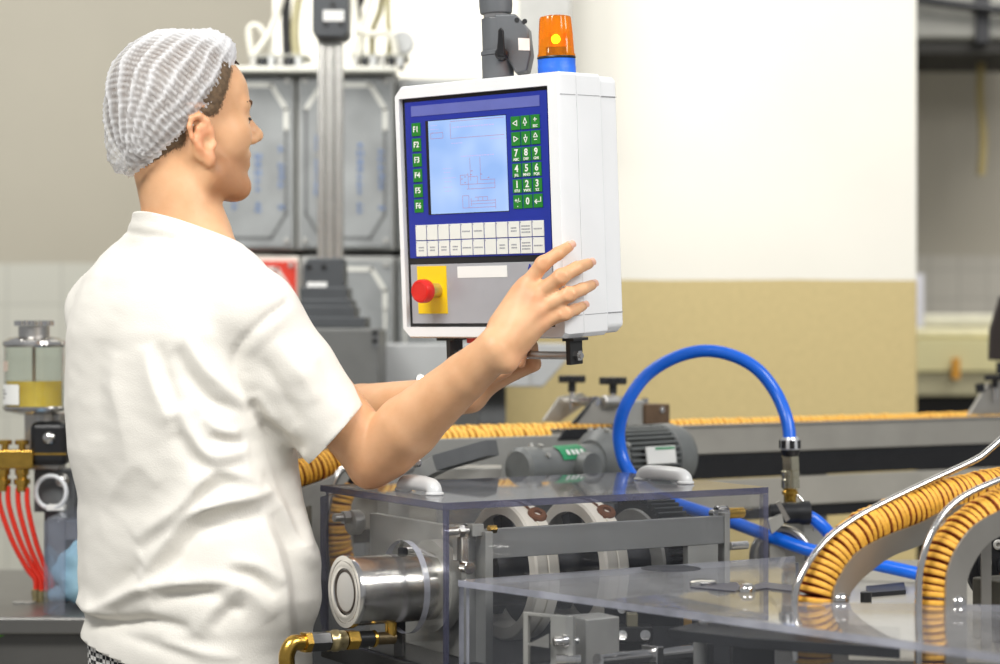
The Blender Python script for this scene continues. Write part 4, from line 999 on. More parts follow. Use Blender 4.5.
t = thing('clamp_block', 'black clamp block with two socket screws inside the front cover', 'clamp', P(631, 700, 2.62))
k = MB(); iblock(k, 610, 627, 653, 643, 2.58, .03); o = k.build('block', BLACK, t, bevel=.002)
for px in (622, 645):
    q = P(px, 634.5, 2.58); MB().lathe(q, V((0,-1,0)), [(0,.0065),(.005,.0065),(.005,.0035),(.002,.0035),(.002,0)], 20).build('socket_screw', STEEL2, o)
k = MB(); iblock(k, 605, 606, 680, 626, 2.62, .02); o = k.build('upper_plate', DARK, t, bevel=.001)
for px in (622, 648):
    q = P(px, 608, 2.62); MB().lathe(q, V((0,-1,0)), [(0,.0065),(.005,.0065),(.005,.0035),(.002,.0035),(.002,0)], 20).build('socket_screw', STEEL2, o)
k = MB(); iblock(k, 627, 614, 638, 627, 2.585, .02); k.build('spacer', mat('aged_spacer', S(130,124,104), .4, .5), t, bevel=.001)
k = MB(); iblock(k, 620, 643, 645, 700, 2.60, .03); k.build('stand', DARK, t)
t = thing('guide_rod', 'polished guide rod with a square collar inside the front cover', 'rod', P(650, 680, 2.5))
r0 = P(598, 661, 2.47); r1 = P(700, 651, 2.62); MB().cyl(r0, r1, .009).build('rod', STEEL2, t)
ax = (r1-r0).normalized(); q = r0.lerp(r1, .52); MB().obox(q, ax, ax.cross(Z).normalized(), Z, .014, .026, .026).build('collar', STEEL2, t, bevel=.002)
k = MB(); k.obox(V((r1.x, r1.y, (r1.z+zf)/2)), U, W_, Z, .03, .02, r1.z-zf+.02); k.build('rod_support', DARK, t, bevel=.002)
t = thing('black_table_plate', 'black plate on a round steel post inside the front cover', 'plate', P(730, 700, 2.4))
k = MB(); k.prism([P(669,630,2.36), P(668,637,2.36), P(730,643,2.30), P(860,652,2.22), P(860,636,2.22), P(730,634,2.30)] if False else [PZ(x, y, .952) for x, y in ((668,629),(748,638),(900,648),(900,627),(760,619),(705,620))], (0,0,-.012)); k.build('plate', DARK, t, bevel=.001)
q = PZ(700, 632, .94); MB().cyl(at(q, zf), at(q, .940), .008).build('post', DSTEEL, t)
for (px, py) in ((704,625), (733,627)): q = PZ(px, py, .9522); MB().lathe(q, Z, [(0,.007),(.004,.007),(.007,.004),(.008,0)], 16).build('dome_bolt', STEEL2, t)
q = PZ(740, 632, .94)
k = MB(); k.box((q.x-.01, q.y-.015, zf), (q.x+.04, q.y+.02, .9395)); k.build('plate_support', DARK, t, bevel=.002)
k = MB(); q = P(680, 612, 2.66); iblock(k, 650, 616, 770, 700, 2.70, .04); tag(k.build('rail_block', mat('rail_block_grey', S(62,63,66), .4, .5), bevel=.002), 'dark grey rail block standing at the back inside the front cover', 'block')
k = MB(); iblock(k, 684, 615, 692, 632, 2.685, .012); tag(k.build('brass_shim', mat('brass_shim', S(176,140,80), .35, .7)), 'small brass coloured block on the dark rail inside the front cover', 'block')
k = MB(); iblock(k, 768, 600, 781, 613, 2.55, .01); iblock(k, 784, 601, 793, 613, 2.55, .01)

# ------------------------------------------------------------------ biscuit chutes
def chute(base_px, name_label, centre, rod, band_o, band_i, blabel, bgroup, pitch=.0079, tail=.07, nmax=60, dv=.0):
    B = at(PZ(*base_px, Z2), 0)
    cpts = [PV(x, y, B, U) for x, y in centre]
    first = cpts[0]; cpts = [first-Z*tail, first-Z*tail*.5]+cpts
    path = smooth_path(cpts, 10)
    lay_biscuits(path, pitch, blabel, bgroup, nmax)
    t = thing('biscuit_chute', name_label, 'chute', at(first, ZD))
    Bn = B-W_*.0245
    bo = [PV(x, y, Bn, U) for x, y in band_o]; bi = [PV(x, y, Bn, U) for x, y in band_i]
    bo = smooth_path([bo[0]-Z*tail]+bo, 5); bi = smooth_path([bi[0]-Z*tail]+bi, 5)
    k = MB(); n = len(bo); th = W_*.003
    vs = bo+bi+[p+th for p in bo]+[p+th for p in bi]
    k.add(vs, [[i, i+1, n+i+1, n+i] for i in range(n-1)]+[[2*n+i+1, 2*n+i, 3*n+i, 3*n+i+1] for i in range(n-1)]+[[i+1, i, 2*n+i, 2*n+i+1] for i in range(n-1)]+[[n+i, n+i+1, 3*n+i+1, 3*n+i] for i in range(n-1)]+[[0, n, 3*n, 2*n], [n-1, 3*n-1, 4*n-1, 2*n-1]])
    k.build('side_band', mat('chute_band_steel', S(172,168,160), .38, .85, .06, 20, .05, 150), t)
    k = MB(); vs = [p-th*4+W_*.055 for p in bo]+[p-th*4+W_*.055 for p in bi]; vs = [p+W_*.049 for p in bo]+[p+W_*.049 for p in bi]
    k.add(vs+[v+th for v in vs], [[i, i+1, n+i+1, n+i] for i in range(n-1)]+[[2*n+i+1, 2*n+i, 3*n+i, 3*n+i+1] for i in range(n-1)]+[[i+1, i, 2*n+i, 2*n+i+1] for i in range(n-1)]+[[n+i, n+i+1, 3*n+i+1, 3*n+i] for i in range(n-1)]+[[0, n, 3*n, 2*n], [n-1, 3*n-1, 4*n-1, 2*n-1]])
    k.build('far_band', MATS['chute_band_steel'], t)
    e0 = (bo[-3]+bi[-3])/2; MB().box8([at(e0+U*a_+W_*b_, zz) for zz in (.9125, e0.z) for a_, b_ in ((-.008,-.002),(.008,-.002),(.008,.0),(-.008,.0))]).build('support_leg', MATS['chute_band_steel'], t)
    Br = B-W_*.008
    rp = [PV(x, y, Br, U) for x, y in rod]; rp = smooth_path([rp[0]-Z*tail]+rp, 6)
    MB().tube(rp, .0042, 12).build('guide_rail', STEEL2, t)
chute((816,600), 'curved steel biscuit chute nearer the middle, with guide rails', [(815,600),(821,579),(836,553),(863,530),(900,513),(945,497),(1005,484),(1050,476)],
      [(795,600),(803,573),(824,543),(850,522),(880,505),(930,481),(975,460),(990,449),(1012,430),(1050,404)],
      [(833,600),(839,579),(857,553),(889,535),(921,523),(949,509),(1005,492)], [(849,603),(857,585),(873,570),(893,556),(919,546),(949,530),(1005,514)],
      'golden biscuit with toasted edge in the middle curved chute', 'biscuits in the middle chute', nmax=75)
chute((934,603), 'curved steel biscuit chute at the right edge, with guide rails', [(934,603),(938,575),(950,548),(974,522),(1010,503),(1060,486)],
      [(919,603),(921,567),(933,531),(957,501),(1000,480),(1060,460)],
      [(946,603),(948,573),(958,547),(978,523),(1012,506),(1060,492)], [(967,603),(969,575),(985,547),(1005,534),(1030,524),(1060,516)],
      'golden biscuit with toasted edge in the right-hand curved chute', 'biscuits in the right chute', nmax=52)
# left chute, behind the clear box
B = at(P(345, 500, 3.42), 0)
cp = [PV(x, y, B, U) for x, y in ((342,566),(338,545),(337,522),(339,500),(346,482))]
lp_ = smooth_path(cp, 8); 
lay_biscuits(lp_, .0085, 'golden biscuit seen through the clear box in the left chute', 'biscuits in the left chute', 20)
lay_biscuits(smooth_path([PV(x, y, B+W_*.05, U) for x, y in ((296,474),(320,466),(345,456),(372,449),(402,442))], 6), .0090, 'golden biscuit in the sloping row behind the worker\'s sleeve', 'biscuits in the sloping left row', 24)
t = thing('biscuit_chute', 'left steel biscuit chute behind the clear box with a chrome wire loop', 'chute', at(B, ZD))
k = MB(); Bn = B-W_*.03
k.prism([PV(x, y, Bn, U) for x, y in ((296,490),(320,482),(345,470),(350,478),(330,500),(326,530),(330,580),(318,580),(312,540),(312,505),(296,510))], W_*.004); k.build('side_band', DSTEEL, t)
k = MB(); k.prism([PV(x, y, B+W_*.03, U) for x, y in ((325,500),(331,487),(346,478),(356,500),(352,530),(357,580),(329,580),(324,540))], W_*.004); k.build('back_plate', DSTEEL, t)
rp = smooth_path([PV(x, y, Bn, U) for x, y in ((330,580),(326,540),(328,510),(336,480),(346,468),(353,472))], 6)
MB().tube(rp, .0042).build('wire_loop', STEEL2, t); MB().tube([p+W_*.02+U*.006 for p in rp], .0042).build('wire_loop', STEEL2, t)
k = MB(); q = PV(330,580,B,U); k.box((q.x-.03, q.y-.01, 0), (q.x+.03, q.y+.03, q.z+.01)); k.build('stand', GREY, t)

# hub at the right edge
t = thing('drive_hub', 'black round drive hub at the right edge behind the last chute', 'hub', P(1005, 640, 2.72))
q = P(1012, 566, 2.72); dh = V((-.25,-1,.05)).normalized()
MB().lathe(q, dh, [(-.05,.06),(-.006,.062),(0,.058),(.0,.046),(.006,.044),(.008,.02),(.02,.018),(.022,.014)], 48).build('hub_disc', mat('hub_black', S(30,31,34), .35, .4, .15, 40), t)
for i in range(7):
    a = 2*math.pi*i/7; e1 = dh.orthogonal().normalized(); e2 = dh.cross(e1); p_ = q+(e1*math.cos(a)+e2*math.sin(a))*.033
    MB().lathe(p_+dh*.0055, dh, [(0,.007),(.006,.007),(.0075,.005),(.0075,.003),(.004,.003),(.004,0)], 16).build('hub_bolt', DSTEEL, t)
MB().box((q.x-.02, q.y+.01, .9125), (q.x+.03, q.y+.05, q.z-.03)).build('hub_stand', DARK, t)
q = P(985, 575, 2.62); tag(MB().obox(V((q.x+.06, q.y, (q.z+.9125)/2)), U, W_, Z, .16, .05, q.z-.9125).build('ochre_dusted_block', mat('dusted_block', S(84,82,74), .5, .4, .2, 20), bevel=.003), 'grey crumb dusted block at the right edge below the hub', 'block')

# ------------------------------------------------------------------ blue hose, coupling, valve
hp = [(790,442,3.26),(787,420,3.27),(776,393,3.29),(757,369,3.3),(731,355,3.31),(702,351,3.32),(672,359,3.33),(645,377,3.34),(626,405,3.34),(619,430,3.35),(621,452,3.35),(628,470,3.34),(644,488,3.32),(672,502,3.3),(705,513,3.28),(740,525,3.25),(775,538,3.22),(810,550,3.19),(860,561,3.17),(915,573,3.16),(960,584,3.16)]
tag(MB().tube(smooth_path([P(*p) for p in hp], 8), .0103, 18).build('blue_hose', BLUEH), 'bright blue air hose arching high above the clear box', 'hose')
t = thing('hose_coupling', 'silver quick coupling hanging under the right end of the blue arch', 'coupling', P(790, 512, 3.26))
q = P(790, 441, 3.26); 
MB().lathe(q, V((.03,0,-1)), [(-.006,.0135),(-.001,.0155),(.012,.016),(.014,.0145)], 28).build('crimp_collar', mat('silver_plastic', S(206,208,210), .3, .6), t)
k = MB()
for i in range(7):
    a = 2*math.pi*i/7+.3; dd = V((math.cos(a), math.sin(a), 0)); k.obox(q+dd*.0158+Z*-.005, V((-dd.y,dd.x,0)), dd, Z, .008, .003, .013)
k.build('collar_grip', BLACK, t, bevel=.001)
MB().lathe(q, V((.03,0,-1)), [(.0142,.015),(.022,.014),(.024,.0125)], 28).build('dark_ring', BLACK, t)
NI = mat('nickel_plated', S(206,200,176), .2, 1, .06, 40)
MB().hexa(q+V((0,0,-.0242)), q+V((.001,0,-.046)), .0145).build('nickel_hex', NI, t)
MB().lathe(q, V((.01,0,-1)), [(.0462,.0125),(.048,.0145),(.056,.0145),(.057,.0135),(.060,.0135),(.061,.0145),(.074,.0145),(.077,.011)], 28).build('nickel_sleeve', NI, t)
MB().lathe(q, V((.0,0,-1)), [(.0772,.0105),(.080,.013),(.084,.013),(.086,.010),(.115,.010)], 24).build('brass_neck', BRASS, t)
MB().tube(smooth_path([q+V((.008,0,-.082)), q+V((.022,-.004,-.098)), q+V((.033,-.004,-.118)), q+V((.038,-.002,-.142))]), .0022).build('wire_clip', STEEL2, t)
t = thing('shutoff_valve', 'dark valve with lever and round steel flange right of the clear box', 'valve', P(785, 590, 3.2))
q = P(789, 513, 3.22)
MB().lathe(q+V((-.03,0,0)), V((1,0,0)), [(0,.014),(.03,.017),(.045,.017),(.05,.019),(.062,.019),(.064,.014)], 28).build('valve_body', DARK, t)
MB().prism([P(776,503,3.19), P(780,501,3.19), P(790,519,3.19), P(786,522,3.19)], (0,.006,0)).build('lever', STEEL, t)
MB().prism([P(768,520,3.19), P(782,514,3.19), P(784,524,3.19), P(772,534,3.19)], (0,.02,0)).build('valve_arm', DSTEEL, t)
MB().lathe(q+V((-.013,.0,-.03-.04)), V((-.3,-1,0)), [(-.02,.050),(0,.050),(.003,.047),(.003,.041),(-.002,.038),(-.002,0)], 40).build('round_flange', STEEL, t)
MB().box((q.x-.03, q.y+.0, .9125), (q.x+.015, q.y+.03, q.z-.05)).build('stand', DSTEEL, t)
tag(MB().tube(smooth_path([P(797,514,3.22), P(812,518,3.22), P(826,530,3.22), P(838,546,3.23), P(850,566,3.24)]), .0103, 18).build('blue_hose', BLUEH), 'short blue hose leaving the shutoff valve towards the lower right', 'hose')
t = thing('machine_table', 'flat steel table behind and between the two right chutes', 'machine table', (.75, 3.35, 0))
pz = [EC+U*.545, A2+U*(S8+.02)+W_*.012, at(PZ(800,602,Z2),0)+V((.02,.04,0)), at(PZ(1090,606,Z2),0)+V((0,.04,0)), V((1.15,3.5,0)), V((.42,3.5,0))]
MB().prism([at(p,.902) for p in pz], (0,0,.010)).build('table_plate', mat('table_steel', S(178,174,164), .35, .4, .08, 8), t, bevel=.001)
MB().box((.47, 3.24, .0), (1.12, 3.48, .9015)).build('pedestal', GREY, t, bevel=.005)
MB().prism([PZ(866,590,.9125), PZ(904,586,.9125), PZ(906,594,.9125), PZ(868,597,.9125)], (0,0,.006)).build('dark_slot_bar', DARK, t)
q = PZ(866, 606, .9125); MB().cyl(q, q+Z*.02, .008, ch=.001).build('black_knob', BLACK, t)
for o in (bpy.data.objects[-1:] if False else []): pass
# ------------------------------------------------------------------ the worker: smooth implicit surfaces
npv = lambda v: np.array([v[0], v[1], v[2]], np.float64)
def sd_cone(p, a, b, r1, r2):
    ba = b-a; pa = p-a; L = max((ba*ba).sum(), 1e-12); h = np.clip(pa @ ba/L, 0, 1)
    return np.linalg.norm(pa-h[:, None]*ba, axis=1)-(r1+(r2-r1)*h)
def sd_ell(p, c, R, r):
    q = (p-c) @ R.T; k0 = np.linalg.norm(q/r, axis=1); k1 = np.linalg.norm(q/(r*r), axis=1)
    return k0*(k0-1)/np.maximum(k1, 1e-9)
def smin(a, b, k):
    h = np.maximum(k-np.abs(a-b), 0)/k; return np.minimum(a, b)-h*h*k*.25
def smax(a, b, k): return -smin(-a, -b, k)
class Body:
    def __init__(s): s.pr = []
    def cone(s, a, b, r1, r2, k=.02, sub=False):
        a = npv(a); b = npv(b); s.pr.append(('c', a, b, r1, r2, k, sub, (a+b)/2, np.linalg.norm(a-b)/2+max(r1, r2))); return s
    def ell(s, c, R, r, k=.02, sub=False):
        r = np.array(r, float); s.pr.append(('e', npv(c), R, r, None, k, sub, npv(c), r.max())); return s
    def fn(s, f, c, rad, k=.02): s.pr.append(('f', f, None, None, None, k, False, npv(c), rad)); return s
    def val(s, p, c=None, rad=None):
        d = np.full(len(p), 9.0)
        for q in s.pr:
            if c is not None and np.linalg.norm(q[7]-c) > q[8]+rad+q[5]+.02: continue
            v = sd_cone(p, q[1], q[2], q[3], q[4]) if q[0] == 'c' else sd_ell(p, q[1], q[2], q[3]) if q[0] == 'e' else q[1](p)
            d = smax(d, -v, q[5]) if q[6] else smin(d, v, q[5])
        return d
def polygonize(body, lo, hi, h, B=16):
    lo = np.array(lo); n = np.ceil((np.array(hi)-lo)/h/B).astype(int)*B+1
    F = np.full(n, 1.0, np.float32)
    nb = (n-1)//B
    g = np.stack(np.meshgrid(*[np.arange(B+1)]*3, indexing='ij'), -1).reshape(-1, 3)*h
    rad = B*h*.5*1.7321
    for i in range(nb[0]):
        for j in range(nb[1]):
            for k in range(nb[2]):
                o = lo+np.array((i, j, k))*B*h; c = o+B*h/2
                dc = body.val(c[None], c, rad)[0]
                if abs(dc) > rad*1.35+.02:
                    if dc < 0: F[i*B:i*B+B+1, j*B:j*B+B+1, k*B:k*B+B+1] = -1
                    continue
                F[i*B:i*B+B+1, j*B:j*B+B+1, k*B:k*B+B+1] = body.val(g+o, c, rad).reshape(B+1, B+1, B+1)
    S_ = F < 0
    c8 = np.zeros(np.array(F.shape)-1, np.uint8)
    offs = [(a, b, c) for a in (0,1) for b in (0,1) for c in (0,1)]
    X, Y, Zd = c8.shape
    for o in offs: c8 += S_[o[0]:o[0]+X, o[1]:o[1]+Y, o[2]:o[2]+Zd]
    act = (c8 > 0) & (c8 < 8); ci = np.argwhere(act)
    idx = np.full(c8.shape, -1, np.int32); idx[act] = np.arange(len(ci))
    vals = np.stack([F[ci[:,0]+o[0], ci[:,1]+o[1], ci[:,2]+o[2]] for o in offs], 1).astype(np.float64)
    pos = np.zeros((len(ci), 3)); cnt = np.zeros(len(ci))
    oa = np.array(offs, float)
    for a in range(8):
        for b in range(a+1, 8):
            if abs(oa[a]-oa[b]).sum() != 1: continue
            m = (vals[:, a] < 0) != (vals[:, b] < 0); t = vals[m, a]/(vals[m, a]-vals[m, b])
            pos[m] += oa[a]+(oa[b]-oa[a])*t[:, None]; cnt[m] += 1
    verts = lo+(ci+pos/cnt[:, None])*h
    quads = []
    for ax in range(3):
        sl0 = [slice(1, -1)]*3; sl1 = [slice(1, -1)]*3; sl0[ax] = slice(0, -1); sl1[ax] = slice(1, None)
        a = S_[tuple(sl0)]; b = S_[tuple(sl1)]; e = np.argwhere(a != b)
        if not len(e): continue
        flip = a[tuple(e.T)]
        off = np.ones(3, int); off[ax] = 0; e = e+off
        u, v = [(1,2),(2,0),(0,1)][ax]
        def cell(du, dv):
            q = e.copy(); q[:, u] -= du; q[:, v] -= dv; return idx[tuple(q.T)]
        Q = np.stack([cell(1,1), cell(0,1), cell(0,0), cell(1,0)], 1)
        Q[~flip] = Q[~flip][:, ::-1]; quads.append(Q)
    Q = np.concatenate(quads); Q = Q[(Q >= 0).all(1)]
    return verts, Q
def mk_obj(name, verts, quads, mats, parent):
    inv = np.array(WM[parent.name].inverted()) if parent else np.eye(4)
    vv = verts @ inv[:3,:3].T+inv[:3,3]
    me = bpy.data.meshes.new(name); me.from_pydata(vv.tolist(), [], quads.tolist())
    for m in (mats if isinstance(mats, list) else [mats]): me.materials.append(m)
    me.shade_smooth(); me.update()
    o = bpy.data.objects.new(name, me); C.objects.link(o)
    if parent: o.parent = parent; WM[o.name] = WM[parent.name].copy()
    return o
def relax(v, q, n=2, lam=.5):
    for _ in range(n):
        s = np.zeros_like(v); c = np.zeros(len(v))
        for a, b in ((0,1),(1,2),(2,3),(3,0)):
            np.add.at(s, q[:, a], v[q[:, b]]); np.add.at(c, q[:, a], 1)
            np.add.at(s, q[:, b], v[q[:, a]]); np.add.at(c, q[:, b], 1)
        v = v*(1-lam)+lam*s/np.maximum(c, 1)[:, None]
    return v
def vnormals(v, q):
    n = np.cross(v[q[:,2]]-v[q[:,0]], v[q[:,3]]-v[q[:,1]]); N = np.zeros_like(v)
    for a in range(4): np.add.at(N, q[:, a], n)
    return N/np.maximum(np.linalg.norm(N, axis=1), 1e-12)[:, None]
def topx(v):    # the view of the photograph, for reading fold positions
    return np.stack([500+FPX*v[:,0]/v[:,1], 332-FPX*(v[:,2]-CAMZ)/v[:,1]], 1)

person = thing('person', 'person in white t-shirt and hairnet reaching with both hands to the control panel', 'person', (-.43, 2.93, 0))
TH_T, TH_H = math.radians(48), math.radians(30)
def frame(th): return np.array([[math.cos(th), math.sin(th), 0], [math.sin(th), -math.cos(th), 0], [0,0,1]])   # rows: forward, right, up
FT, FH = frame(TH_T), frame(TH_H)
YT = 2.93
# torso profile rows: z, centre px, half-width
rows = [(.70,196,.178),(.78,196,.185),(.827,194,.186),(.861,193,.186),(.885,197,.186),(.90,198,.190),(.93,199,.196),(.99,197,.193),(1.06,190,.181),(1.13,181,.184),(1.2,178,.185),(1.30,178,.182),(1.34,178,.171),(1.38,179,.150),(1.41,181,.122),(1.435,182,.09)]
rz = np.array([r[0] for r in rows]); rcx = np.array([(r[1]-500)/FPX*YT for r in rows]); ra = np.array([r[2] for r in rows])
def torso(p, off=0.0):
    z = np.clip(p[:,2], rz[0], rz[-1]); a = np.interp(z, rz, ra)+off; cx = np.interp(z, rz, rcx)
    q = np.stack([p[:,0]-cx, p[:,1]-YT], 1)
    f = q @ FT[0,:2]; r = q @ FT[1,:2]; b = a*.70
    # flatter back, fuller front
    rr = ((np.abs(r)/a)**2.35+(np.abs(f)/b)**2.35)**(1/2.35)
    d = (rr-1)*np.minimum(a, b)*.95
    dz = np.maximum(p[:,2]-(rz[-1]+off), (rz[0]-off)-p[:,2])
    return smax(d, dz, .05)
HX = (181-500)/FPX*2.92
H0 = np.array([HX, 2.92, 0.0])
def hp3(f, r, z): return H0+FH[0]*f+FH[1]*r+np.array([0,0,z])
neck0 = npv(P(188, 232, 2.915)); neck1 = hp3(-.018, 0, 1.545)
shR = P(256, 312, 2.815); shL = P(105, 308, 3.03)
elR = P(373, 456, 2.845); wrR = P(497, 349, 2.725)
elL = P(318, 419, 3.10); wrL = P(470, 394, 2.90)
b = Body()
b.fn(lambda p: torso(p, -.026-.016*np.clip((.98-p[:,2])/.06, 0, 1)), (-.44, 2.93, 1.07), .52, .01)
b.cone(neck0, neck1, .057, .053, .03)
b.cone(P(186,238,2.93), shR, .048, .040, .03); b.cone(P(180,238,2.93), shL, .048, .038, .03)
# right arm
mid = lambda a, c, t: V(a).lerp(V(c), t)
b.cone(shR, mid(shR, elR, .5), .044, .0425, .012); b.cone(mid(shR, elR, .5), elR, .0425, .041, .004)
b.cone(elR, mid(elR, wrR, .28), .0405, .0440, .004)
b.cone(mid(elR, wrR, .28), mid(elR, wrR, .75), .0440, .0325, .004); b.cone(mid(elR, wrR, .75), wrR, .0325, .0270, .004)
b.cone(P(368,474,2.85), P(372,462,2.848), .017, .024, .02)     # point of the elbow
b.cone(P(392,452,2.84), P(420,425,2.82), .030, .026, .02)
# left arm
b.cone(shL, mid(shL, elL, .5), .045, .042, .012); b.cone(mid(shL, elL, .5), elL, .042, .038, .004)
b.cone(elL, mid(elL, wrL, .3), .038, .041, .004); b.cone(mid(elL, wrL, .3), wrL, .041, .026, .004)
# right hand, back towards the camera, fingers spread round the panel's edge
def finger(pts, rads):
    for i in range(len(pts)-1): b.cone(P(*pts[i]), P(*pts[i+1]), rads[i], rads[i+1], .0025 if i else .007)
mc = [P(526,286,2.744), P(535,296,2.737), P(538,310,2.736), P(541,323,2.741)]
wr_pts = [P(494,342,2.728), P(499,347,2.725), P(504,352,2.725), P(508,357,2.728)]
for i in range(4): b.cone(wr_pts[i], mc[i], .0165, .0118, .010)
b.cone(wrR, P(516,322,2.738), .0225, .018, .012)
b.cone(P(512,330,2.742), P(526,308,2.745), .020, .014, .012)
b.cone(P(501,325,2.742), P(519,294,2.746), .0165, .0125, .012)
finger([(526,286,2.744),(543,263.5,2.734),(558,253.5,2.737),(569,246.5,2.760)], [.0112,.0098,.0090,.0075])
finger([(535,296,2.737),(561,276.5,2.724),(577,268,2.738),(589,263.5,2.774)], [.0114,.0100,.0092,.0076])
finger([(538,310,2.736),(569,294.5,2.726),(582.5,289,2.745),(592,285,2.780)], [.0110,.0096,.0088,.0074])
finger([(541,323,2.741),(565,313.5,2.731),(575.5,309.5,2.748),(583,306,2.773)], [.0102,.0087,.0080,.0068])
for p_, r_ in (((543,263.5,2.7330), .0099), ((561,276.5,2.7230), .0101), ((569,294.5,2.7250), .0097), ((565,313.5,2.7303), .0088), ((526,286,2.741), .0112), ((535,296,2.7335), .0116), ((538,310,2.7325), .0112), ((541,323,2.738), .0102)):
    b.ell(P(*p_), np.eye(3), (r_*1.05, r_, r_*1.0), .005)
for a_, c_ in (((543,263.5),(558,253.5)),((561,276.5),(577,268)),((569,294.5),(582.5,289)),((565,313.5),(575.5,309.5))):
    yy_ = {543:2.7225, 561:2.7125, 569:2.715, 565:2.721}[a_[0]]
    dx_, dy_ = c_[0]-a_[0], c_[1]-a_[1]; ln_ = math.hypot(dx_, dy_); nx_, ny_ = -dy_/ln_, dx_/ln_
    for o_ in (-2.2, 0.3, 2.6):
        cx_, cy_ = a_[0]+dx_/ln_*o_, a_[1]+dy_/ln_*o_
        b.cone(P(cx_-nx_*4.5, cy_-ny_*4.5, yy_+.0012), P(cx_+nx_*4.5, cy_+ny_*4.5, yy_+.0012), .0012, .0012, .003, True)
# tendons on the back of the hand
for a_, c_ in (((507,335,2.712),(526,290,2.734)), ((509,339,2.710),(535,299,2.727)), ((511,343,2.711),(538,311,2.7265)), ((513,348,2.714),(541,323,2.732))):
    b.cone(P(*a_), P(*c_), .0035, .0045, .012)
b.ell(P(507,364,2.716), np.eye(3), (.011,.010,.011), .015)      # wrist bone
# thumb of the right hand, on the far side against the panel
b.cone(P(503,338,2.745), P(516,322,2.764), .0155, .013, .012); b.cone(P(516,322,2.764), P(527,309,2.772), .0122, .0105, .003); b.cone(P(527,309,2.772), P(535,299,2.772), .0104, .0083, .003)
# left hand gripping the bar under the panel
LWb = PO+RX*-.118+RY*.022+RZ*(-PH-.024)
def bar(s, up=0, fr=0): return LWb+RX*s+RZ*up-RY*fr
kn = [bar(.028,-.014,-.020), bar(.010,-.015,-.022), bar(-.008,-.017,-.022), bar(-.025,-.019,-.020)]
wl = mid(wrL, kn[1], .18)
for i, q in enumerate(kn): b.cone(V(wrL)+Z*(.010-.006*i), q, .017, .0108, .008)
for i in range(4):
    s0 = (.028, .010, -.008, -.025)[i]; r = (.0092, .0095, .0092, .0083)[i]
    a0 = kn[i]; a1 = bar(s0+.003, .012, -.012); a2 = bar(s0+.006, .012, .012); a3 = bar(s0+.006, -.010, .0165)
    b.cone(a0, a1, r*1.08, r, .003); b.cone(a1, a2, r, r*.94, .002); b.cone(a2, a3, r*.94, r*.8, .002)
tb = mid(wrL, kn[3], .4)
b.cone(tb, bar(-.030, -.030, .006), .014, .012, .008); b.cone(bar(-.030,-.030,.006), bar(-.008,-.026,.017), .0115, .010, .003); b.cone(bar(-.008,-.026,.017), bar(.012,-.021,.019), .0098, .008, .003)
# head
I3 = FH
b.ell(hp3(-.004,0,1.630), I3, (.0985,.0765,.0905), .02)
b.ell(hp3(-.035,0,1.600), I3, (.066,.062,.068), .012)
b.ell(hp3(.045,0,1.572), I3, (.054,.058,.076), .02)
b.ell(hp3(.056,0,1.640), I3, (.040,.054,.045), .012)
for s in (-1, 1):
    b.cone(hp3(.004,.052*s,1.552), hp3(.028,.047*s,1.522), .017, .018, .02)
    b.cone(hp3(.028,.047*s,1.522), hp3(.080,.016*s,1.508), .018, .019, .02)
    b.cone(hp3(.0885,.008*s,1.624), hp3(.076,.042*s,1.622), .0105, .010, .012)
    b.ell(hp3(.062,.042*s,1.580), I3, (.026,.020,.024), .018)
    b.ell(hp3(.102,.030*s,1.602), I3, (.018,.017,.0115), .010, True)
    b.ell(hp3(.0755,.031*s,1.602), I3, (.0150,.0155,.0150), .003)
    b.ell(hp3(.103,.0125*s,1.5775), I3, (.011,.0075,.0075), .006)
b.ell(hp3(.083,0,1.510), I3, (.018,.021,.018), .012)
b.ell(hp3(.072,0,1.546), I3, (.027,.030,.027), .012)
b.cone(hp3(.092,0,1.614), hp3(.112,0,1.588), .0078, .0105, .010); b.ell(hp3(.1155,0,1.5845), I3, (.0105,.0105,.0092), .006)
b.cone(hp3(.0950,-.010,1.5540), hp3(.0950,.010,1.5540), .0062,.0062, .008)
b.cone(hp3(.0925,-.011,1.5415), hp3(.0925,.011,1.5415), .0064,.0064, .008)
for s in (-1, 1): b.cone(hp3(.0950,.010*s,1.554), hp3(.086,.021*s,1.5475), .0058, .004, .006); b.cone(hp3(.0925,.011*s,1.5415), hp3(.086,.021*s,1.5465), .006, .004, .006)
b.cone(hp3(.1020,-.016,1.5477), hp3(.1020,.016,1.5477), .0026, .0026, .004, True)
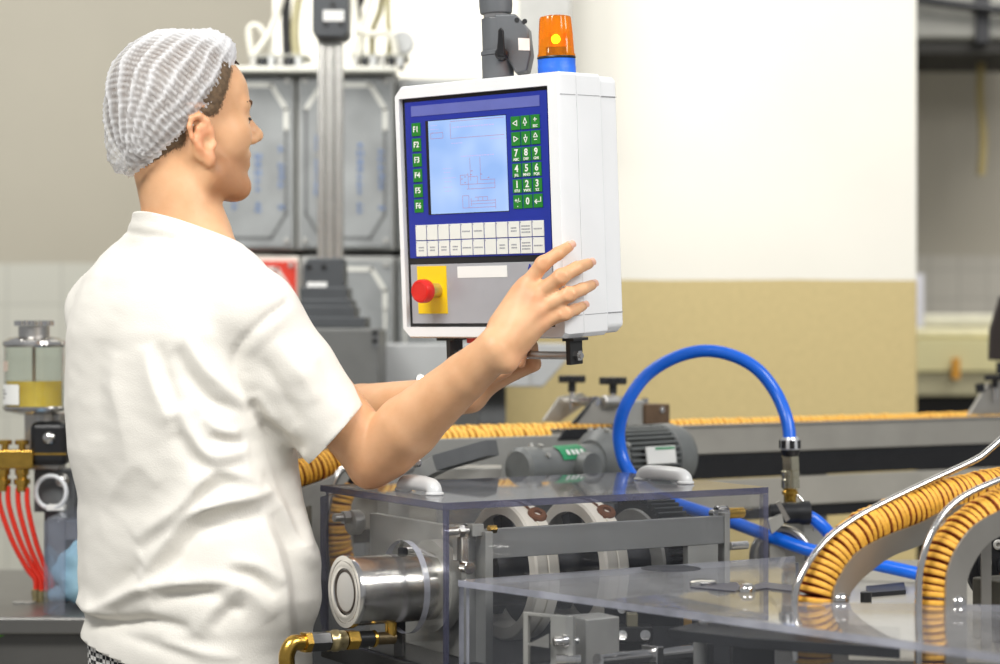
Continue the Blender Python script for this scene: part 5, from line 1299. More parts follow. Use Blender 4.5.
# ears
for s in (-1, 1):
    eo = hp3(.016, .0715*s, 1.566)
    tilt = math.radians(-14); out = math.radians(-3)
    ef = -(FH[0]*math.cos(out)-FH[1]*s*math.sin(out))      # backwards and outwards across the ear
    ef = -FH[0]*math.cos(out)+FH[1]*s*math.sin(out); eu = np.array([0,0,1.0]); eu = eu*math.cos(tilt)+(-FH[0])*math.sin(-tilt); 
    en = np.cross(ef, eu); en = en*np.sign((en @ FH[1])*s)
    def ep(x, y, n=0): return eo+ef*x*1.06+eu*y*1.04+en*n
    Rm = np.stack([ef, eu, en]); 
    b.ell(ep(.010, 0, .001), Rm, (.0165,.029,.0058), .008)
    hel = [(-.004,.014,.001),(.000,.027,.003),(.010,.034,.005),(.021,.030,.006),(.0265,.018,.006),(.0255,.003,.006),(.019,-.010,.005),(.012,-.020,.004)]
    for i in range(len(hel)-1): b.cone(ep(*hel[i]), ep(*hel[i+1]), .0042, .0042, .004)
    ah = [(.006,.020,.004),(.015,.016,.005),(.0165,.005,.005),(.012,-.006,.0045),(.006,-.012,.004)]
    for i in range(len(ah)-1): b.cone(ep(*ah[i]), ep(*ah[i+1]), .0034, .0034, .004)
    b.ell(ep(.007,-.026,.003), Rm, (.0085,.0105,.0055), .006)
    b.ell(ep(-.002,-.006,.004), Rm, (.005,.006,.004), .005)
    b.ell(ep(.006,-.001,.008), Rm, (.007,.010,.007), .005, True)
    b.ell(ep(.0205,.014,.0095), Rm, (.0028,.014,.0045), .003, True)
vb, qb = polygonize(b, (-.66, 2.62, .72), (.16, 3.24, 1.74), .0027)
vb = relax(vb, qb, 2, .5)
nb_ = vnormals(vb, qb)
# real skin colour differences: stubble, pink ear, knuckles and fingertips, hairline
hl = (vb-H0) @ FH.T
col = np.ones((len(vb), 3))
def tint(mask, c): 
    global col
    col = col*(1-mask[:, None])+np.array(c)*mask[:, None]
def blob(p, r): return np.exp(-((vb-npv(p))**2).sum(1)/(r*r))
sst = lambda x, a, c: np.clip((x-a)/(c-a), 0, 1)**2*(3-2*np.clip((x-a)/(c-a), 0, 1))
jaw = sst(hl[:,0], .005, .03)*sst(1.562-hl[:,2], 0, .02)*sst(hl[:,2], 1.47, 1.495)*(1-blob(hp3(.096,0,1.547), .016))
tint(jaw*.75, (.56,.45,.38))
nape = sst(-hl[:,0], -.002, .03)*sst(hl[:,2]+np.clip(-hl[:,0]-.03,0,.05)*.7, 1.535, 1.570)
temple = sst(.058-hl[:,0]+(hl[:,2]-1.62)*.45, 0, .042)*sst(hl[:,2], 1.585, 1.61)*sst(hl[:,0], -.05, -.02)*sst(np.abs(hl[:,1]), .03, .05)
hairm = np.maximum(nape, np.maximum(temple, sst(hl[:,2]+hl[:,0]*-.35, 1.655, 1.67)*(hl[:,2] > 1.5)))
earm = sst(np.abs(hl[:,1]), .073, .077)*(hl[:,2] > 1.52)*(hl[:,2] < 1.62)*(hl[:,0] > -.03)*(hl[:,0] < .03)
hairm = hairm*(1-earm)
tint(hairm*.6, (.52,.42,.34))
for sgn in (1, -1): tint(blob(hp3(.004,.079*sgn,1.568), .035)*.55*earm, (1.05,.62,.55))
for p_ in ((532,293,2.732),(536,308,2.731),(524,284,2.741),(541,322,2.738),(528,300,2.725)): tint(blob(P(*p_), .013)*.55, (1.0,.62,.57))
for p_ in ((543,263.5,2.733),(561,276.5,2.7225),(569,294.5,2.7245),(565,313.5,2.73)): tint(blob(P(*p_), .009)*.36, (1.0,.66,.60))
tint(blob(elR, .07)*.35, (.98,.78,.66)); tint(blob(P(371,478,2.85), .04)*.35, (.9,.62,.5))
tint(blob(hp3(.096,0,1.547), .012)*.5, (1.0,.62,.58))
tint(sst(vb[:,0], .0, .03)*sst(2.86-vb[:,1]+9, 9, 9.02)*sst(1.285-vb[:,2], 0, .02)*.25, (1.0,.62,.55))
m = bpy.data.materials.new('skin'); m.use_nodes = True; nt = m.node_tree; bs = nt.nodes['Principled BSDF']
at_ = nt.nodes.new('ShaderNodeVertexColor'); at_.layer_name = 'tint'
tc = nt.nodes.new('ShaderNodeTexCoord'); n1_ = nt.nodes.new('ShaderNodeTexNoise'); n1_.inputs['Scale'].default_value = 22; n1_.inputs['Detail'].default_value = 5
nt.links.new(tc.outputs['Object'], n1_.inputs['Vector']); r = nt.nodes.new('ShaderNodeValToRGB')
r.color_ramp.elements[0].position = .3; r.color_ramp.elements[1].position = .72; r.color_ramp.elements[0].color = (*S(214,162,118),1); r.color_ramp.elements[1].color = (*S(230,182,140),1)
nt.links.new(n1_.outputs['Fac'], r.inputs[0])
mx = nt.nodes.new('ShaderNodeMix'); mx.data_type = 'RGBA'; mx.blend_type = 'MULTIPLY'; mx.inputs['Factor'].default_value = 1
nt.links.new(r.outputs[0], mx.inputs['A']); nt.links.new(at_.outputs['Color'], mx.inputs['B']); nt.links.new(mx.outputs['Result'], bs.inputs['Base Color'])
bs.inputs['Roughness'].default_value = .5; bs.inputs['Subsurface Weight'].default_value = .12; bs.inputs['Subsurface Radius'].default_value = (.012,.005,.003); bs.inputs['Subsurface Scale'].default_value = 1
n2_ = nt.nodes.new('ShaderNodeTexNoise'); n2_.inputs['Scale'].default_value = 260; n2_.inputs['Detail'].default_value = 4; nt.links.new(tc.outputs['Object'], n2_.inputs['Vector'])
bp = nt.nodes.new('ShaderNodeBump'); bp.inputs['Strength'].default_value = .12; bp.inputs['Distance'].default_value = .001; nt.links.new(n2_.outputs['Fac'], bp.inputs['Height']); nt.links.new(bp.outputs[0], bs.inputs['Normal'])
SKIN = m
bo = mk_obj('body', vb, qb, SKIN, person)
ca = bo.data.color_attributes.new('tint', 'FLOAT_COLOR', 'POINT')
ca.data.foreach_set('color', np.concatenate([np.clip(col, 0, 1.2), np.ones((len(vb),1))], 1).ravel().astype(np.float32))
# eyes
EYEW = mat('eye_white', S(226,220,214), .2, 0, .02, 20); IRIS = mat('iris_brown', S(70,52,40), .15, 0, .1, 60); LASH = mat('eyebrow_brown', S(104,76,54), .8, 0, .15, 80)
for s in (-1, 1):
    c = V(hp3(.0795,.031*s,1.602)); o = MB().ball(c, .0118, 20, 14).build('eye', EYEW, person)
    MB().lathe(c+V(FH[0])*.0100, V(FH[0]), [(0,.0062),(.0016,.0045),(.0021,0)], 20).build('iris', IRIS, o)
    k = MB()
    for j in range(9):
        tt = j/8; p0 = V(hp3(.097-.018*tt*tt, s*(.014+.036*tt), 1.6235+.006*math.sin(tt*2.6)))
        k.ball(p0, .0034-.0012*tt, 8, 6, (1.2,1.2,.8))
    k.build('eyebrow', LASH, person)
    k = MB(); pts = [V(hp3(.0795+.0128*math.cos(a)*.98, .031*s+.0128*math.sin(a), 1.6055-.002*abs(math.sin(a)))) for a in np.linspace(-1.1, 1.1, 9)]
    k.tube(pts, .0016, 8); k.build('upper_eyelid', SKIN, person)
    k = MB(); k.tube([p+V(FH[0])*.0015-Z*.0016 for p in pts], .0009, 6); k.build('eyelashes', mat('lash_dark', S(60,44,34), .8), person)
# finger nails on the right hand
NAIL = mat('finger_nail', S(226,176,152), .3, 0, .03, 40)
for pa, pb_, r in (((558,253.5,2.737),(569,246.5,2.760),.0076), ((577,268,2.738),(589,263.5,2.774),.0077), ((582.5,289,2.745),(592,285,2.780),.0075), ((575.5,309.5,2.748),(583,306,2.773),.0068)):
    a = P(*pa); e = P(*pb_); ax = (e-a).normalized(); nrm = V((.35,-1,.25)); nrm = (nrm-ax*nrm.dot(ax)).normalized(); sd_ = ax.cross(nrm)
    c = e+ax*.0005; k = MB(); vs = []; n1, n2 = 7, 7
    for i in range(n1):
        for j in range(n2):
            u = (i/(n1-1)-.5)*2; w = (j/(n2-1)-.5)*2; wd = r*.72*(1-.18*u*u if u > 0 else 1-.1*u*u)
            ang = w*.85
            vs.append(c+ax*(u*.0058)+sd_*math.sin(ang)*r*.92+nrm*(math.cos(ang)*r*1.00+.0006))
    k.add(vs, [[i*n2+j, (i+1)*n2+j, (i+1)*n2+j+1, i*n2+j+1] for i in range(n1-1) for j in range(n2-1)])
    k.build('finger_nail', NAIL, person, ang=80)
# hair
HAIRM = mat('short_brown_hair', S(104,84,62), .8, 0, .3, 160, .5, 300)
fm = (hairm[qb].min(1) > .25); fq = qb[fm]; used = np.unique(fq); mp_ = -np.ones(len(vb), int); mp_[used] = np.arange(len(used))
hv = vb[used]+nb_[used]*(.0026*sst(hairm[used], .6, 1.0)[:, None]+.0002)+rng.normal(0, .0003, (len(used), 3))
ho = mk_obj('hair', hv, mp_[fq], HAIRM, person)
ca = ho.data.color_attributes.new('fade', 'FLOAT_COLOR', 'POINT'); fd = sst(hairm[used], .3, .95); ca.data.foreach_set('color', np.stack([fd,fd,fd,np.ones_like(fd)], 1).ravel().astype(np.float32))
nt = HAIRM.node_tree; bs = nt.nodes['Principled BSDF']; at_ = nt.nodes.new('ShaderNodeVertexColor'); at_.layer_name = 'fade'
tc = nt.nodes.new('ShaderNodeTexCoord'); mpn = nt.nodes.new('ShaderNodeMapping'); mpn.inputs['Scale'].default_value = (1,1,.45); nt.links.new(tc.outputs['Object'], mpn.inputs['Vector'])
nn_ = nt.nodes.new('ShaderNodeTexNoise'); nn_.inputs['Scale'].default_value = 420; nt.links.new(mpn.outputs[0], nn_.inputs['Vector'])
ad = nt.nodes.new('ShaderNodeMath'); ad.operation = 'ADD'; nt.links.new(nn_.outputs['Fac'], ad.inputs[0]); nt.links.new(at_.outputs['Color'], ad.inputs[1])
mr = nt.nodes.new('ShaderNodeMapRange'); mr.inputs['From Min'].default_value = .72; mr.inputs['From Max'].default_value = 1.15; mr.inputs['To Max'].default_value = .9; nt.links.new(ad.outputs[0], mr.inputs['Value']); nt.links.new(mr.outputs[0], bs.inputs['Alpha'])
# tuft at the front edge of the net
k = MB(); 
for i in range(10):
    p0 = V(hp3(.078-.0006*i, .012-.004*i, 1.688+.001*(i % 3))); k.tube([p0-V(FH[0])*.012+Z*.004, p0, p0+V(FH[0])*.006-Z*.004], [.002,.002,.0008], 6)
k.build('hair_tuft', mat('dark_hair_tuft', S(56,42,34), .7), person)

# ------------------------------------------------------------------ hairnet
hn = Body()
hn.ell(hp3(-.010,0,1.634), FH, (.0965,.082,.0945), .02)
hn.ell(hp3(-.060,0,1.564), FH, (.046,.058,.060), .02)
hn.ell(hp3(-.032,0,1.603), FH, (.074,.076,.080), .015)
hn.ell(hp3(.038,0,1.694), FH, (.043,.052,.038), .012)
vn, qn = polygonize(hn, (-.66,2.74,1.46), (-.28,3.10,1.80), .0042)
vn = relax(vn, qn, 3, .5); nn = vnormals(vn, qn)
L_ = (vn-H0) @ FH.T
pole = np.array([-.092, .035, 1.530])
dl = L_-pole; 
ang = np.arctan2(dl[:,1]+.3*dl[:,2]*0, np.hypot(dl[:,0], 0)+.02*0+1e-9)
# meridian coordinate: angle of the vertex around the axis from the gathered back to the front top
axn = np.array([.62,-.15,.77]); axn /= np.linalg.norm(axn); e1 = np.cross(axn, [0,1,0]); e1 /= np.linalg.norm(e1); e2 = np.cross(axn, e1)
mer = np.arctan2(dl @ e2, dl @ e1); dist = dl @ axn
wob = np.array([mnoise.noise(V(x)*16)*.4+mnoise.noise(V(x)*40)*.10 for x in L_])
f1 = np.abs(np.sin(mer*9.5+wob*4)); f2 = np.abs(np.sin(mer*23+wob*9+1.3))
cell_ = np.floor((mer*9.5+wob*4)/math.pi)
crk = np.abs(np.sin(dist*400+wob*5+np.sin(cell_*12.9)*3))
fold = (1-f1)**3*.0034+(1-f2)**2*.0008+crk**3*.0012
vn = vn+nn*(fold-.001)[:, None]
def plane_d(v):     # signed distance above the opening of the net
    l = (v-H0) @ FH.T
    a = np.array([.094, 1.694]); b2 = np.array([-.088, 1.503]); t = (b2-a)/np.linalg.norm(b2-a); n = np.array([-t[1]*-1, t[0]*-1]); n = np.array([t[1], -t[0]]); 
    if n[1] < 0: n = -n
    dd = (np.stack([l[:,0], l[:,2]], 1)-a) @ n
    s = (np.stack([l[:,0], l[:,2]], 1)-a) @ t/np.linalg.norm(b2-a)
    return dd+.012*np.sin(np.clip(s, 0, 1)*math.pi)*0-.006*np.sin(np.clip(s,0,1)*math.pi)*0
pd = plane_d(vn)
keep = (pd[qn].min(1) > 0)
fq = qn[keep]; used = np.unique(fq); mp_ = -np.ones(len(vn), int); mp_[used] = np.arange(len(used)); v2 = vn[used]; p2 = pd[used]
# gathered elastic edge: pulled in and frilled
ctrl = hp3(.005,0,1.60); pull = np.exp(-(p2/.012)**2)
v2 = v2+(ctrl-v2)*(pull*.10)[:, None]+nn[used]*(pull*.0028*np.sin(mer[used]*70))[:, None]
NET = bpy.data.materials.new('white_hairnet'); NET.use_nodes = True; nt = NET.node_tree; nt.nodes.clear()
o_ = nt.nodes.new('ShaderNodeOutputMaterial'); df = nt.nodes.new('ShaderNodeBsdfDiffuse'); df.inputs['Color'].default_value = (.93,.93,.94,1)
tl_ = nt.nodes.new('ShaderNodeBsdfTranslucent'); tl_.inputs['Color'].default_value = (.9,.9,.92,1); tp = nt.nodes.new('ShaderNodeBsdfTransparent')
m1 = nt.nodes.new('ShaderNodeMixShader'); m1.inputs[0].default_value = .3; nt.links.new(df.outputs[0], m1.inputs[1]); nt.links.new(tl_.outputs[0], m1.inputs[2])
at_ = nt.nodes.new('ShaderNodeVertexColor'); at_.layer_name = 'weave'
m2 = nt.nodes.new('ShaderNodeMixShader'); nt.links.new(at_.outputs['Color'], m2.inputs[0]); nt.links.new(tp.outputs[0], m2.inputs[1]); nt.links.new(m1.outputs[0], m2.inputs[2]); nt.links.new(m2.outputs[0], o_.inputs[0])
net = mk_obj('hair_net', v2, mp_[fq], NET, person)
op = .28+.66*(1-f1[used])**2.5+.12*(1-f2[used])**4+.38*crk[used]**6+np.array([mnoise.noise(V(x)*30)*.12 for x in L_[used]])+.6*np.exp(-(p2/.008)**2)+.45*sst(L_[used][:,2], 1.695, 1.73)+.6*sst(L_[used][:,0], .030, .07)*sst(L_[used][:,2], 1.64, 1.68)
op = np.clip(op, 0, .97)
ca = net.data.color_attributes.new('weave', 'FLOAT_COLOR', 'POINT'); ca.data.foreach_set('color', np.stack([op,op,op,np.ones_like(op)], 1).ravel().astype(np.float32))

# ------------------------------------------------------------------ t-shirt
sh = Body()
sh.fn(lambda p: torso(p, 0.0), (-.44, 2.93, 1.07), .54, .01)
sh.cone(npv(P(187,240,2.918)), neck1, .066, .061, .03)
sh.cone(P(190,254,2.92), shR, .052, .050, .03); sh.cone(P(178,242,2.93), shL, .054, .048, .04)
hemR = P(338,431,2.832); hemL = mid(shL, elL, .72)
sh.cone(shR, mid(shR, hemR, .5), .0525, .0555, .03); sh.cone(mid(shR, hemR, .5), hemR+(hemR-shR).normalized()*.04, .0555, .0495, .006)
sh.cone(P(262,372,2.82), P(322,440,2.835), .036, .034, .02)
sh.cone(shL, hemL+(hemL-shL).normalized()*.03, .049, .051, .03)
sh.ell(P(215,318,2.835), np.eye(3), (.055,.030,.07), .03); sh.ell(P(122,318,2.915), np.eye(3), (.05,.03,.065), .03)
vs_, qs = polygonize(sh, (-.68,2.58,.76), (-.14,3.26,1.52), .0046)
vs_ = relax(vs_, qs, 3, .5); ns = vnormals(vs_, qs)
px = topx(vs_)
facing = -(ns[:,1])    # towards the camera side
fw = sst(facing, -.15, .35)
def seg_d(p, pts):     # distance to a polyline + signed side + position along it
    best = np.full(len(p), 1e9); side = np.zeros(len(p)); tt = np.zeros(len(p)); pts = np.array(pts, float); n = len(pts)-1
    for i in range(n):
        a, b2 = pts[i], pts[i+1]; ab = b2-a; t = np.clip(((p-a) @ ab)/(ab @ ab), 0, 1); q = p-(a+t[:,None]*ab); d = np.linalg.norm(q, axis=1)
        m_ = d < best; best[m_] = d[m_]; side[m_] = (ab[0]*q[m_,1]-ab[1]*q[m_,0])/np.linalg.norm(ab); tt[m_] = (i+t[m_])/n
    return best, side, tt
def cr(pts, n=6): return [(q.x, q.y) for q in smooth_path([V((x, y, 0)) for x, y in pts], n)]
disp = np.zeros(len(vs_))
def fold_(pts, amp, w, skew=0.0, taper=True):
    global disp
    d, s, t = seg_d(px, cr(pts))
    ww = np.where(s > 0, w*(1+skew), w*(1-skew))
    env = np.sin(np.clip(t, .0, 1)*math.pi)**.6 if taper else np.ones_like(t)
    disp = disp+amp*1.5*np.exp(-(d/ww)**1.5)*env*fw
# ridges (+) and hollows (-), millimetre scale
fold_([(184,330),(200,360),(226,388),(250,408)], .007, 9, .3)
fold_([(176,348),(190,378),(214,402),(246,412)], -.006, 8)
fold_([(147,345),(152,372),(163,402),(177,436)], .0055, 9, .3)
fold_([(158,344),(166,378),(178,408)], -.0045, 8)
fold_([(118,352),(114,384),(122,420),(130,470)], .004, 11)
fold_([(104,340),(98,380),(100,440)], -.003, 11)
fold_([(181,404),(192,432),(212,454),(249,449)], .0075, 9, .35)
fold_([(172,418),(186,446),(208,468),(246,464)], -.007, 8)
fold_([(206,414),(216,427),(240,434)], .006, 6, .3)
fold_([(210,437),(228,442),(246,440)], -.005, 5)
fold_([(135,540),(176,512),(205,478),(222,470),(262,484)], .0085, 9, -.35)
fold_([(140,552),(180,524),(210,492),(240,484)], -.007, 8)
fold_([(141,580),(164,546),(187,518),(218,505),(252,498),(272,488)], .012, 9, -.4)
fold_([(150,592),(172,562),(194,534),(226,518),(262,512)], -.010, 9)
fold_([(80,614),(112,602),(146,588),(190,584),(242,581)], .010, 8, -.3)
fold_([(92,604),(120,586),(144,562)], -.006, 10)
fold_([(150,604),(178,594),(206,592),(228,600)], -.006, 8)
fold_([(196,636),(214,606),(238,588),(258,598),(274,618)], .006, 9, .2)
fold_([(214,630),(230,610),(246,612)], -.005, 8)
fold_([(76,606),(92,620),(120,624),(152,622),(190,630)], -.011, 6)
fold_([(74,596),(90,611),(116,615)], .006, 6)
fold_([(262,518),(276,556),(286,602),(290,656)], .006, 8)
fold_([(272,512),(292,548),(302,600),(304,650)], -.008, 10)
fold_([(262,424),(280,470),(296,510),(304,546)], -.008, 12)
fold_([(292,470),(306,510),(312,548)], .005, 8)
fold_([(268,487),(284,512),(304,548),(318,566)], .006, 7)
fold_([(160,486),(140,468),(122,478),(104,510)], .003, 10)
fold_([(230,560),(258,566),(282,584)], .004, 6); fold_([(226,572),(254,577),(276,596)], -.004, 5)
fold_([(160,640),(200,652),(240,658)], .003, 5); fold_([(110,632),(150,644),(200,660)], -.003, 5)
# sleeve seam and sleeve creases
fold_([(286,303),(262,322),(240,344),(233,362),(238,386),(250,408)], -.0030, 3.5, taper=False)
fold_([(292,310),(270,330),(250,352),(246,372)], .0018, 6)
fold_([(250,400),(262,420),(284,436),(306,452)], -.006, 6)
fold_([(276,340),(300,372),(318,402)], .003, 8); fold_([(262,360),(282,392),(300,424)], -.003, 7)
fold_([(318,360),(330,384),(340,404)], -.002, 6); fold_([(256,392),(274,418),(296,440)], .004, 5)
fold_([(322,446),(344,424),(356,402)], .0015, 2.5)
fold_([(122,231),(145,235),(170,239),(196,246),(224,259)], -.0022, 2.2, taper=False)
fold_([(124,224),(147,228),(172,231),(198,238),(226,251)], .0012, 4, taper=False)
# general cloth irregularity
nz = np.array([mnoise.noise(V(x)*9)*.0022+mnoise.noise(V(x)*22)*.0014+mnoise.noise(V((x[0]*30+x[2]*20,x[1]*30,x[2]*55)))*.0008 for x in vs_])
low = sst(1.15-vs_[:,2], 0, .2)
zn = np.array([mnoise.noise(V((x[0]*7+x[2]*9, x[1]*7, x[2]*22))) for x in vs_])
disp += nz+low*zn*.004*(1-.6*fw)
vs_ = vs_+ns*disp[:, None]; vs_ = relax(vs_, qs, 1, .35)
so = mk_obj('t_shirt', vs_, qs, mat('white_cotton', S(234,230,221), .85, 0, .015, 8, .25, 420), person)
bm = bmesh.new(); bm.from_mesh(so.data); inv = WM[person.name].inverted()
def cutp(co, no, cond):
    co = inv @ V(co); no = V(no).normalized()
    fs = [f for f in bm.faces if cond(WM[person.name] @ f.calc_center_median())]
    geo = list({v for f in fs for v in f.verts})+list({e for f in fs for e in f.edges})+fs
    bmesh.ops.bisect_plane(bm, geom=geo, plane_co=co, plane_no=no)
    dele = [f for f in bm.faces if (f.calc_center_median()-co).dot(no) > 0 and cond(WM[person.name] @ f.calc_center_median())]
    bmesh.ops.delete(bm, geom=dele, context='FACES')
hz = P(72,637,2.93).z
cutp((P(72,637,2.93).x, 2.93, hz), (-.17, .05, -1), lambda c: c.z < 1.0)
cn = V((.30,.22,1)); cc = V(hp3(-.012,0,1.455)); q_ = P(141,213,2.90); cc = V((q_.x, 2.88, q_.z))
cutp(cc, cn, lambda c: c.z > 1.38 and (V((c.x,c.y,0))-V((neck0[0],neck0[1],0))).length < .125)
hd_ = V((86,0,-119)).normalized(); hd_ = V((57,6,-51)).normalized()
ts = lambda c: torso(np.array([[c.x, c.y, c.z]]))[0]
cutp(hemR, hd_, lambda c: (c-hemR).length < .14 and ts(c) > .012)
hl_ = (hemL-shL).normalized()
cutp(hemL, hl_, lambda c: (c-hemL).length < .14 and ts(c) > .012)
# stray loose islands
bm.verts.ensure_lookup_table(); seen = set(); best = []
for v in bm.verts:
    if v in seen: continue
    st_ = [v]; comp = []
    seen.add(v)
    while st_:
        x = st_.pop(); comp.append(x)
        for e in x.link_edges:
            y = e.other_vert(x)
            if y not in seen: seen.add(y); st_.append(y)
    if len(comp) > len(best): 
        if best: bmesh.ops.delete(bm, geom=best, context='VERTS')
        best = comp
    else: bmesh.ops.delete(bm, geom=comp, context='VERTS')
bm.to_mesh(so.data)
# edges of the openings, for hems
loops = [(e.verts[0].co.copy(), e.verts[1].co.copy()) for e in bm.edges if e.is_boundary]
bm.free(); so.data.shade_smooth()
sd2 = so.modifiers.new('cloth', 'SOLIDIFY'); sd2.thickness = .0025; sd2.offset = -1
# ------------------------------------------------------------------ trousers and shoes
tr = Body()
tr.fn(lambda p: np.maximum(np.maximum(torso(p, -.014), p[:,2]-.885), .71-p[:,2]), (-.44, 2.93, .8), .4, .02)
hipc = V(((196-500)/FPX*YT, YT, .84))
for s in (-1, 1):
    r3 = V(FT[1])*s; h = hipc+r3*.088; kne = hipc+r3*.10+V(FT[0])*.02; kne.z = .46; an = hipc+r3*.11+V(FT[0])*-.01; an.z = .07
    tr.cone(h, kne, .084, .066, .02); tr.cone(kne, an, .066, .058, .01)
vt, qt = polygonize(tr, (-.72,2.66,-.04), (-.14,3.2,.95), .009)
vt = relax(vt, qt, 2, .5)
HT = bpy.data.materials.new('houndstooth_cloth'); HT.use_nodes = True; nt = HT.node_tree; bs = nt.nodes['Principled BSDF']; bs.inputs['Roughness'].default_value = .85
tc = nt.nodes.new('ShaderNodeTexCoord'); mpn = nt.nodes.new('ShaderNodeMapping'); mpn.inputs['Rotation'].default_value = (0,0,math.radians(48)); mpn.inputs['Scale'].default_value = (1,.25,1)
nt.links.new(tc.outputs['Object'], mpn.inputs['Vector']); ck = nt.nodes.new('ShaderNodeTexChecker'); ck.inputs['Scale'].default_value = 170
ck.inputs['Color1'].default_value = (*S(232,230,226),1); ck.inputs['Color2'].default_value = (*S(26,26,30),1)
nt.links.new(mpn.outputs[0], ck.inputs['Vector']); nt.links.new(ck.outputs['Color'], bs.inputs['Base Color'])
mk_obj('trousers', vt, qt, HT, person)
for s in (-1, 1):
    s_b = Body(); r3 = V(FT[1])*s; c0 = hipc+r3*.11+V(FT[0])*-.03; c0.z = .038; c1 = c0+V(FT[0])*.16; c1.z = .034
    s_b.cone(c0, c1, .038, .040, .02); s_b.cone(c0+Z*.02, c0+Z*.05, .036, .034, .02); s_b.cone(c1, c1+V(FT[0])*.03-Z*.004, .040, .030, .02)
    lo = np.minimum(npv(c0), npv(c1))-.09; hi = np.maximum(npv(c0), npv(c1))+.12
    v3, q3 = polygonize(s_b, lo, hi, .006); v3[:,2] = np.maximum(v3[:,2], .001)
    mk_obj('shoe', v3, q3, mat('white_work_shoe', S(220,220,216), .5), person)
# ------------------------------------------------------------------ left side: lubricator and bench
BZ = P(0, 617, 3.33).z
t = thing('steel_bench', 'grey steel bench with drawer front behind the worker at the lower left', 'bench', (-.95, 3.6, 0))
BM = mat('bench_grey', S(112,111,108), .35, .5, .06, 10, .05, 100)
xr = P(150, 0, 3.6).x
MB().box((-1.9, 3.33, BZ-.03), (xr, 4.0, BZ)).build('worktop', BM, t, bevel=.006)
MB().box((-1.9, 3.37, .08), (xr-.02, 3.96, BZ-.0305)).build('carcass', mat('bench_side_grey', S(100,99,96), .4, .4, .06, 10), t)
z = P(0, 634, 3.35).z
MB().box((-1.88, 3.353, z-.16), (xr-.03, 3.3695, z)).build('drawer_front', MATS['bench_side_grey'], t, bevel=.003)
MB().box((-1.88, 3.353, z-.50), (xr-.03, 3.3695, z-.168)).build('drawer_front', MATS['bench_side_grey'], t, bevel=.003)
for x in (-1.86, xr-.06): MB().box((x, 3.42, 0), (x+.04, 3.9, .08)).build('foot', DARK, t)
# oil lubricator
Yl = 3.55
pm = Yl/FPX
t = thing('oil_lubricator', 'clear oil reservoir with yellow oil and knurled cap at the left edge', 'lubricator', P(34, 412, Yl))
q = P(34, 412, Yl); Rb = 30.5*pm
MB().lathe(q, Z, [(-.004,Rb*.5),(.002,Rb*.95),(.008,Rb*1.03),(.010,Rb*1.0)], 40).build('bottom_flange', STEEL2, t)
GL = clear_mat('reservoir_glass', (.93,.95,.93), .02, 1.45, .04, (.7,.72,.7))
h = (412-347)*pm
MB().lathe(q, Z, [(.010,Rb*.97),(h,Rb*.97),(h,Rb*.92),(.010,Rb*.92),(.010,Rb*.97)], 48, cap=False).build('glass_cylinder', GL, t)
OIL = mat('yellow_oil', S(206,170,8), .12, 0, .04, 10)
m = bpy.data.materials.new('oil_clear'); 
oil = clear_mat('yellow_oil_clear', (.95,.80,.01), .05, 1.4, .7, S(236,200,0))
MB().lathe(q, Z, [(.0105,Rb*.9),(.0105+25*pm,Rb*.9)], 48).build('oil', oil, t)
MB().lathe(q, Z, [(h,Rb*.97),(h+.004,Rb*1.02),(h+.010,Rb*1.0),(h+.016,Rb*.8),(h+.018,Rb*.56)], 48).build('top_flange', STEEL2, t)
MB().lathe(q, Z, [(h+.017,17*pm*.9),(h+.036,17*pm*.9)], 40).build('filler_neck', STEEL, t)
k = MB(); n = 96; pts = []
for i in range(n): a = 2*math.pi*i/n; r = 19.5*pm*(1 if i % 4 < 2 else .94); pts.append(q+V((r*math.cos(a), r*math.sin(a), h+.0365)))
k.prism(pts, (0,0,.009)); k.build('knurled_cap', STEEL2, t, ang=20)
MB().cyl(q+Z*.01, q+Z*h, 1.9*pm).build('dip_rod', mat('dip_rod_bronze', S(150,130,104), .35, .7), t)
MB().cyl(q+Z*.0106+V((.02,-.02,0)), q+Z*.0104+V((.02,-.02,24*pm)), .012).build('float_tube', mat('yellow_float', S(196,160,14), .3), t)
def curved_label(c, r, a0, a1, z0, z1, name, m, par):
    k = MB(); n = 12; vs = []
    for i in range(n+1):
        a = math.radians(a0+(a1-a0)*i/n); vs += [c+V((r*math.cos(a), r*math.sin(a), z0)), c+V((r*math.cos(a), r*math.sin(a), z1))]
    k.add(vs, [[2*i, 2*i+2, 2*i+3, 2*i+1] for i in range(n)]); return k.build(name, m, par)
lb = curved_label(q, Rb*.985, 196, 254, .014, .014+20*pm, 'oil_label', PAPER, t)
for i, zz in enumerate((13, 10, 6)):
    curved_label(q, Rb*.99, 202, 214+6*(i % 2), .014+zz*pm, .014+(zz+1.4)*pm, 'label_print', DARK, lb)
curved_label(q, Rb*.985, 198, 226, h-24*pm, h-14*pm, 'upper_label', mat('faded_pink_label', S(206,186,170), .6), t)
# regulator
t = thing('regulator', 'black regulator with chrome screw under the oil reservoir', 'regulator', P(46, 470, Yl))
MB().pbox(24, 413, 60, 470, Yl+.02, .05).build('steel_back', STEEL, t, bevel=.003)
MB().lathe(P(44, 412, Yl+.01), -Z, [(.001,.014),(.018,.014)], 20).build('inlet_neck', STEEL, t)
MB().pbox(29, 422, 66, 466, Yl-.03, .05).build('regulator_body', BLACK, t, bevel=.012, seg=4)
MB().pbox(30, 453, 66, 455, Yl-.0305, .006).build('body_seam', BRASS, t)
q = P(49, 438, Yl-.03); MB().lathe(q, V((0,-1,0)), [(0,.010),(.003,.010),(.006,.006),(.007,0)], 20).build('chrome_screw', STEEL2, t)
q = P(52, 480, Yl+.02)
o = MB().pbox(34, 470, 75, 512, Yl+.02, .01).build('mount_plate', GREY, t, bevel=.001)
MB().ring(P(51, 492, Yl-.005), V((.2,1,0)), .028, .004).build('white_loop', mat('white_tube', S(220,222,224), .4), t)
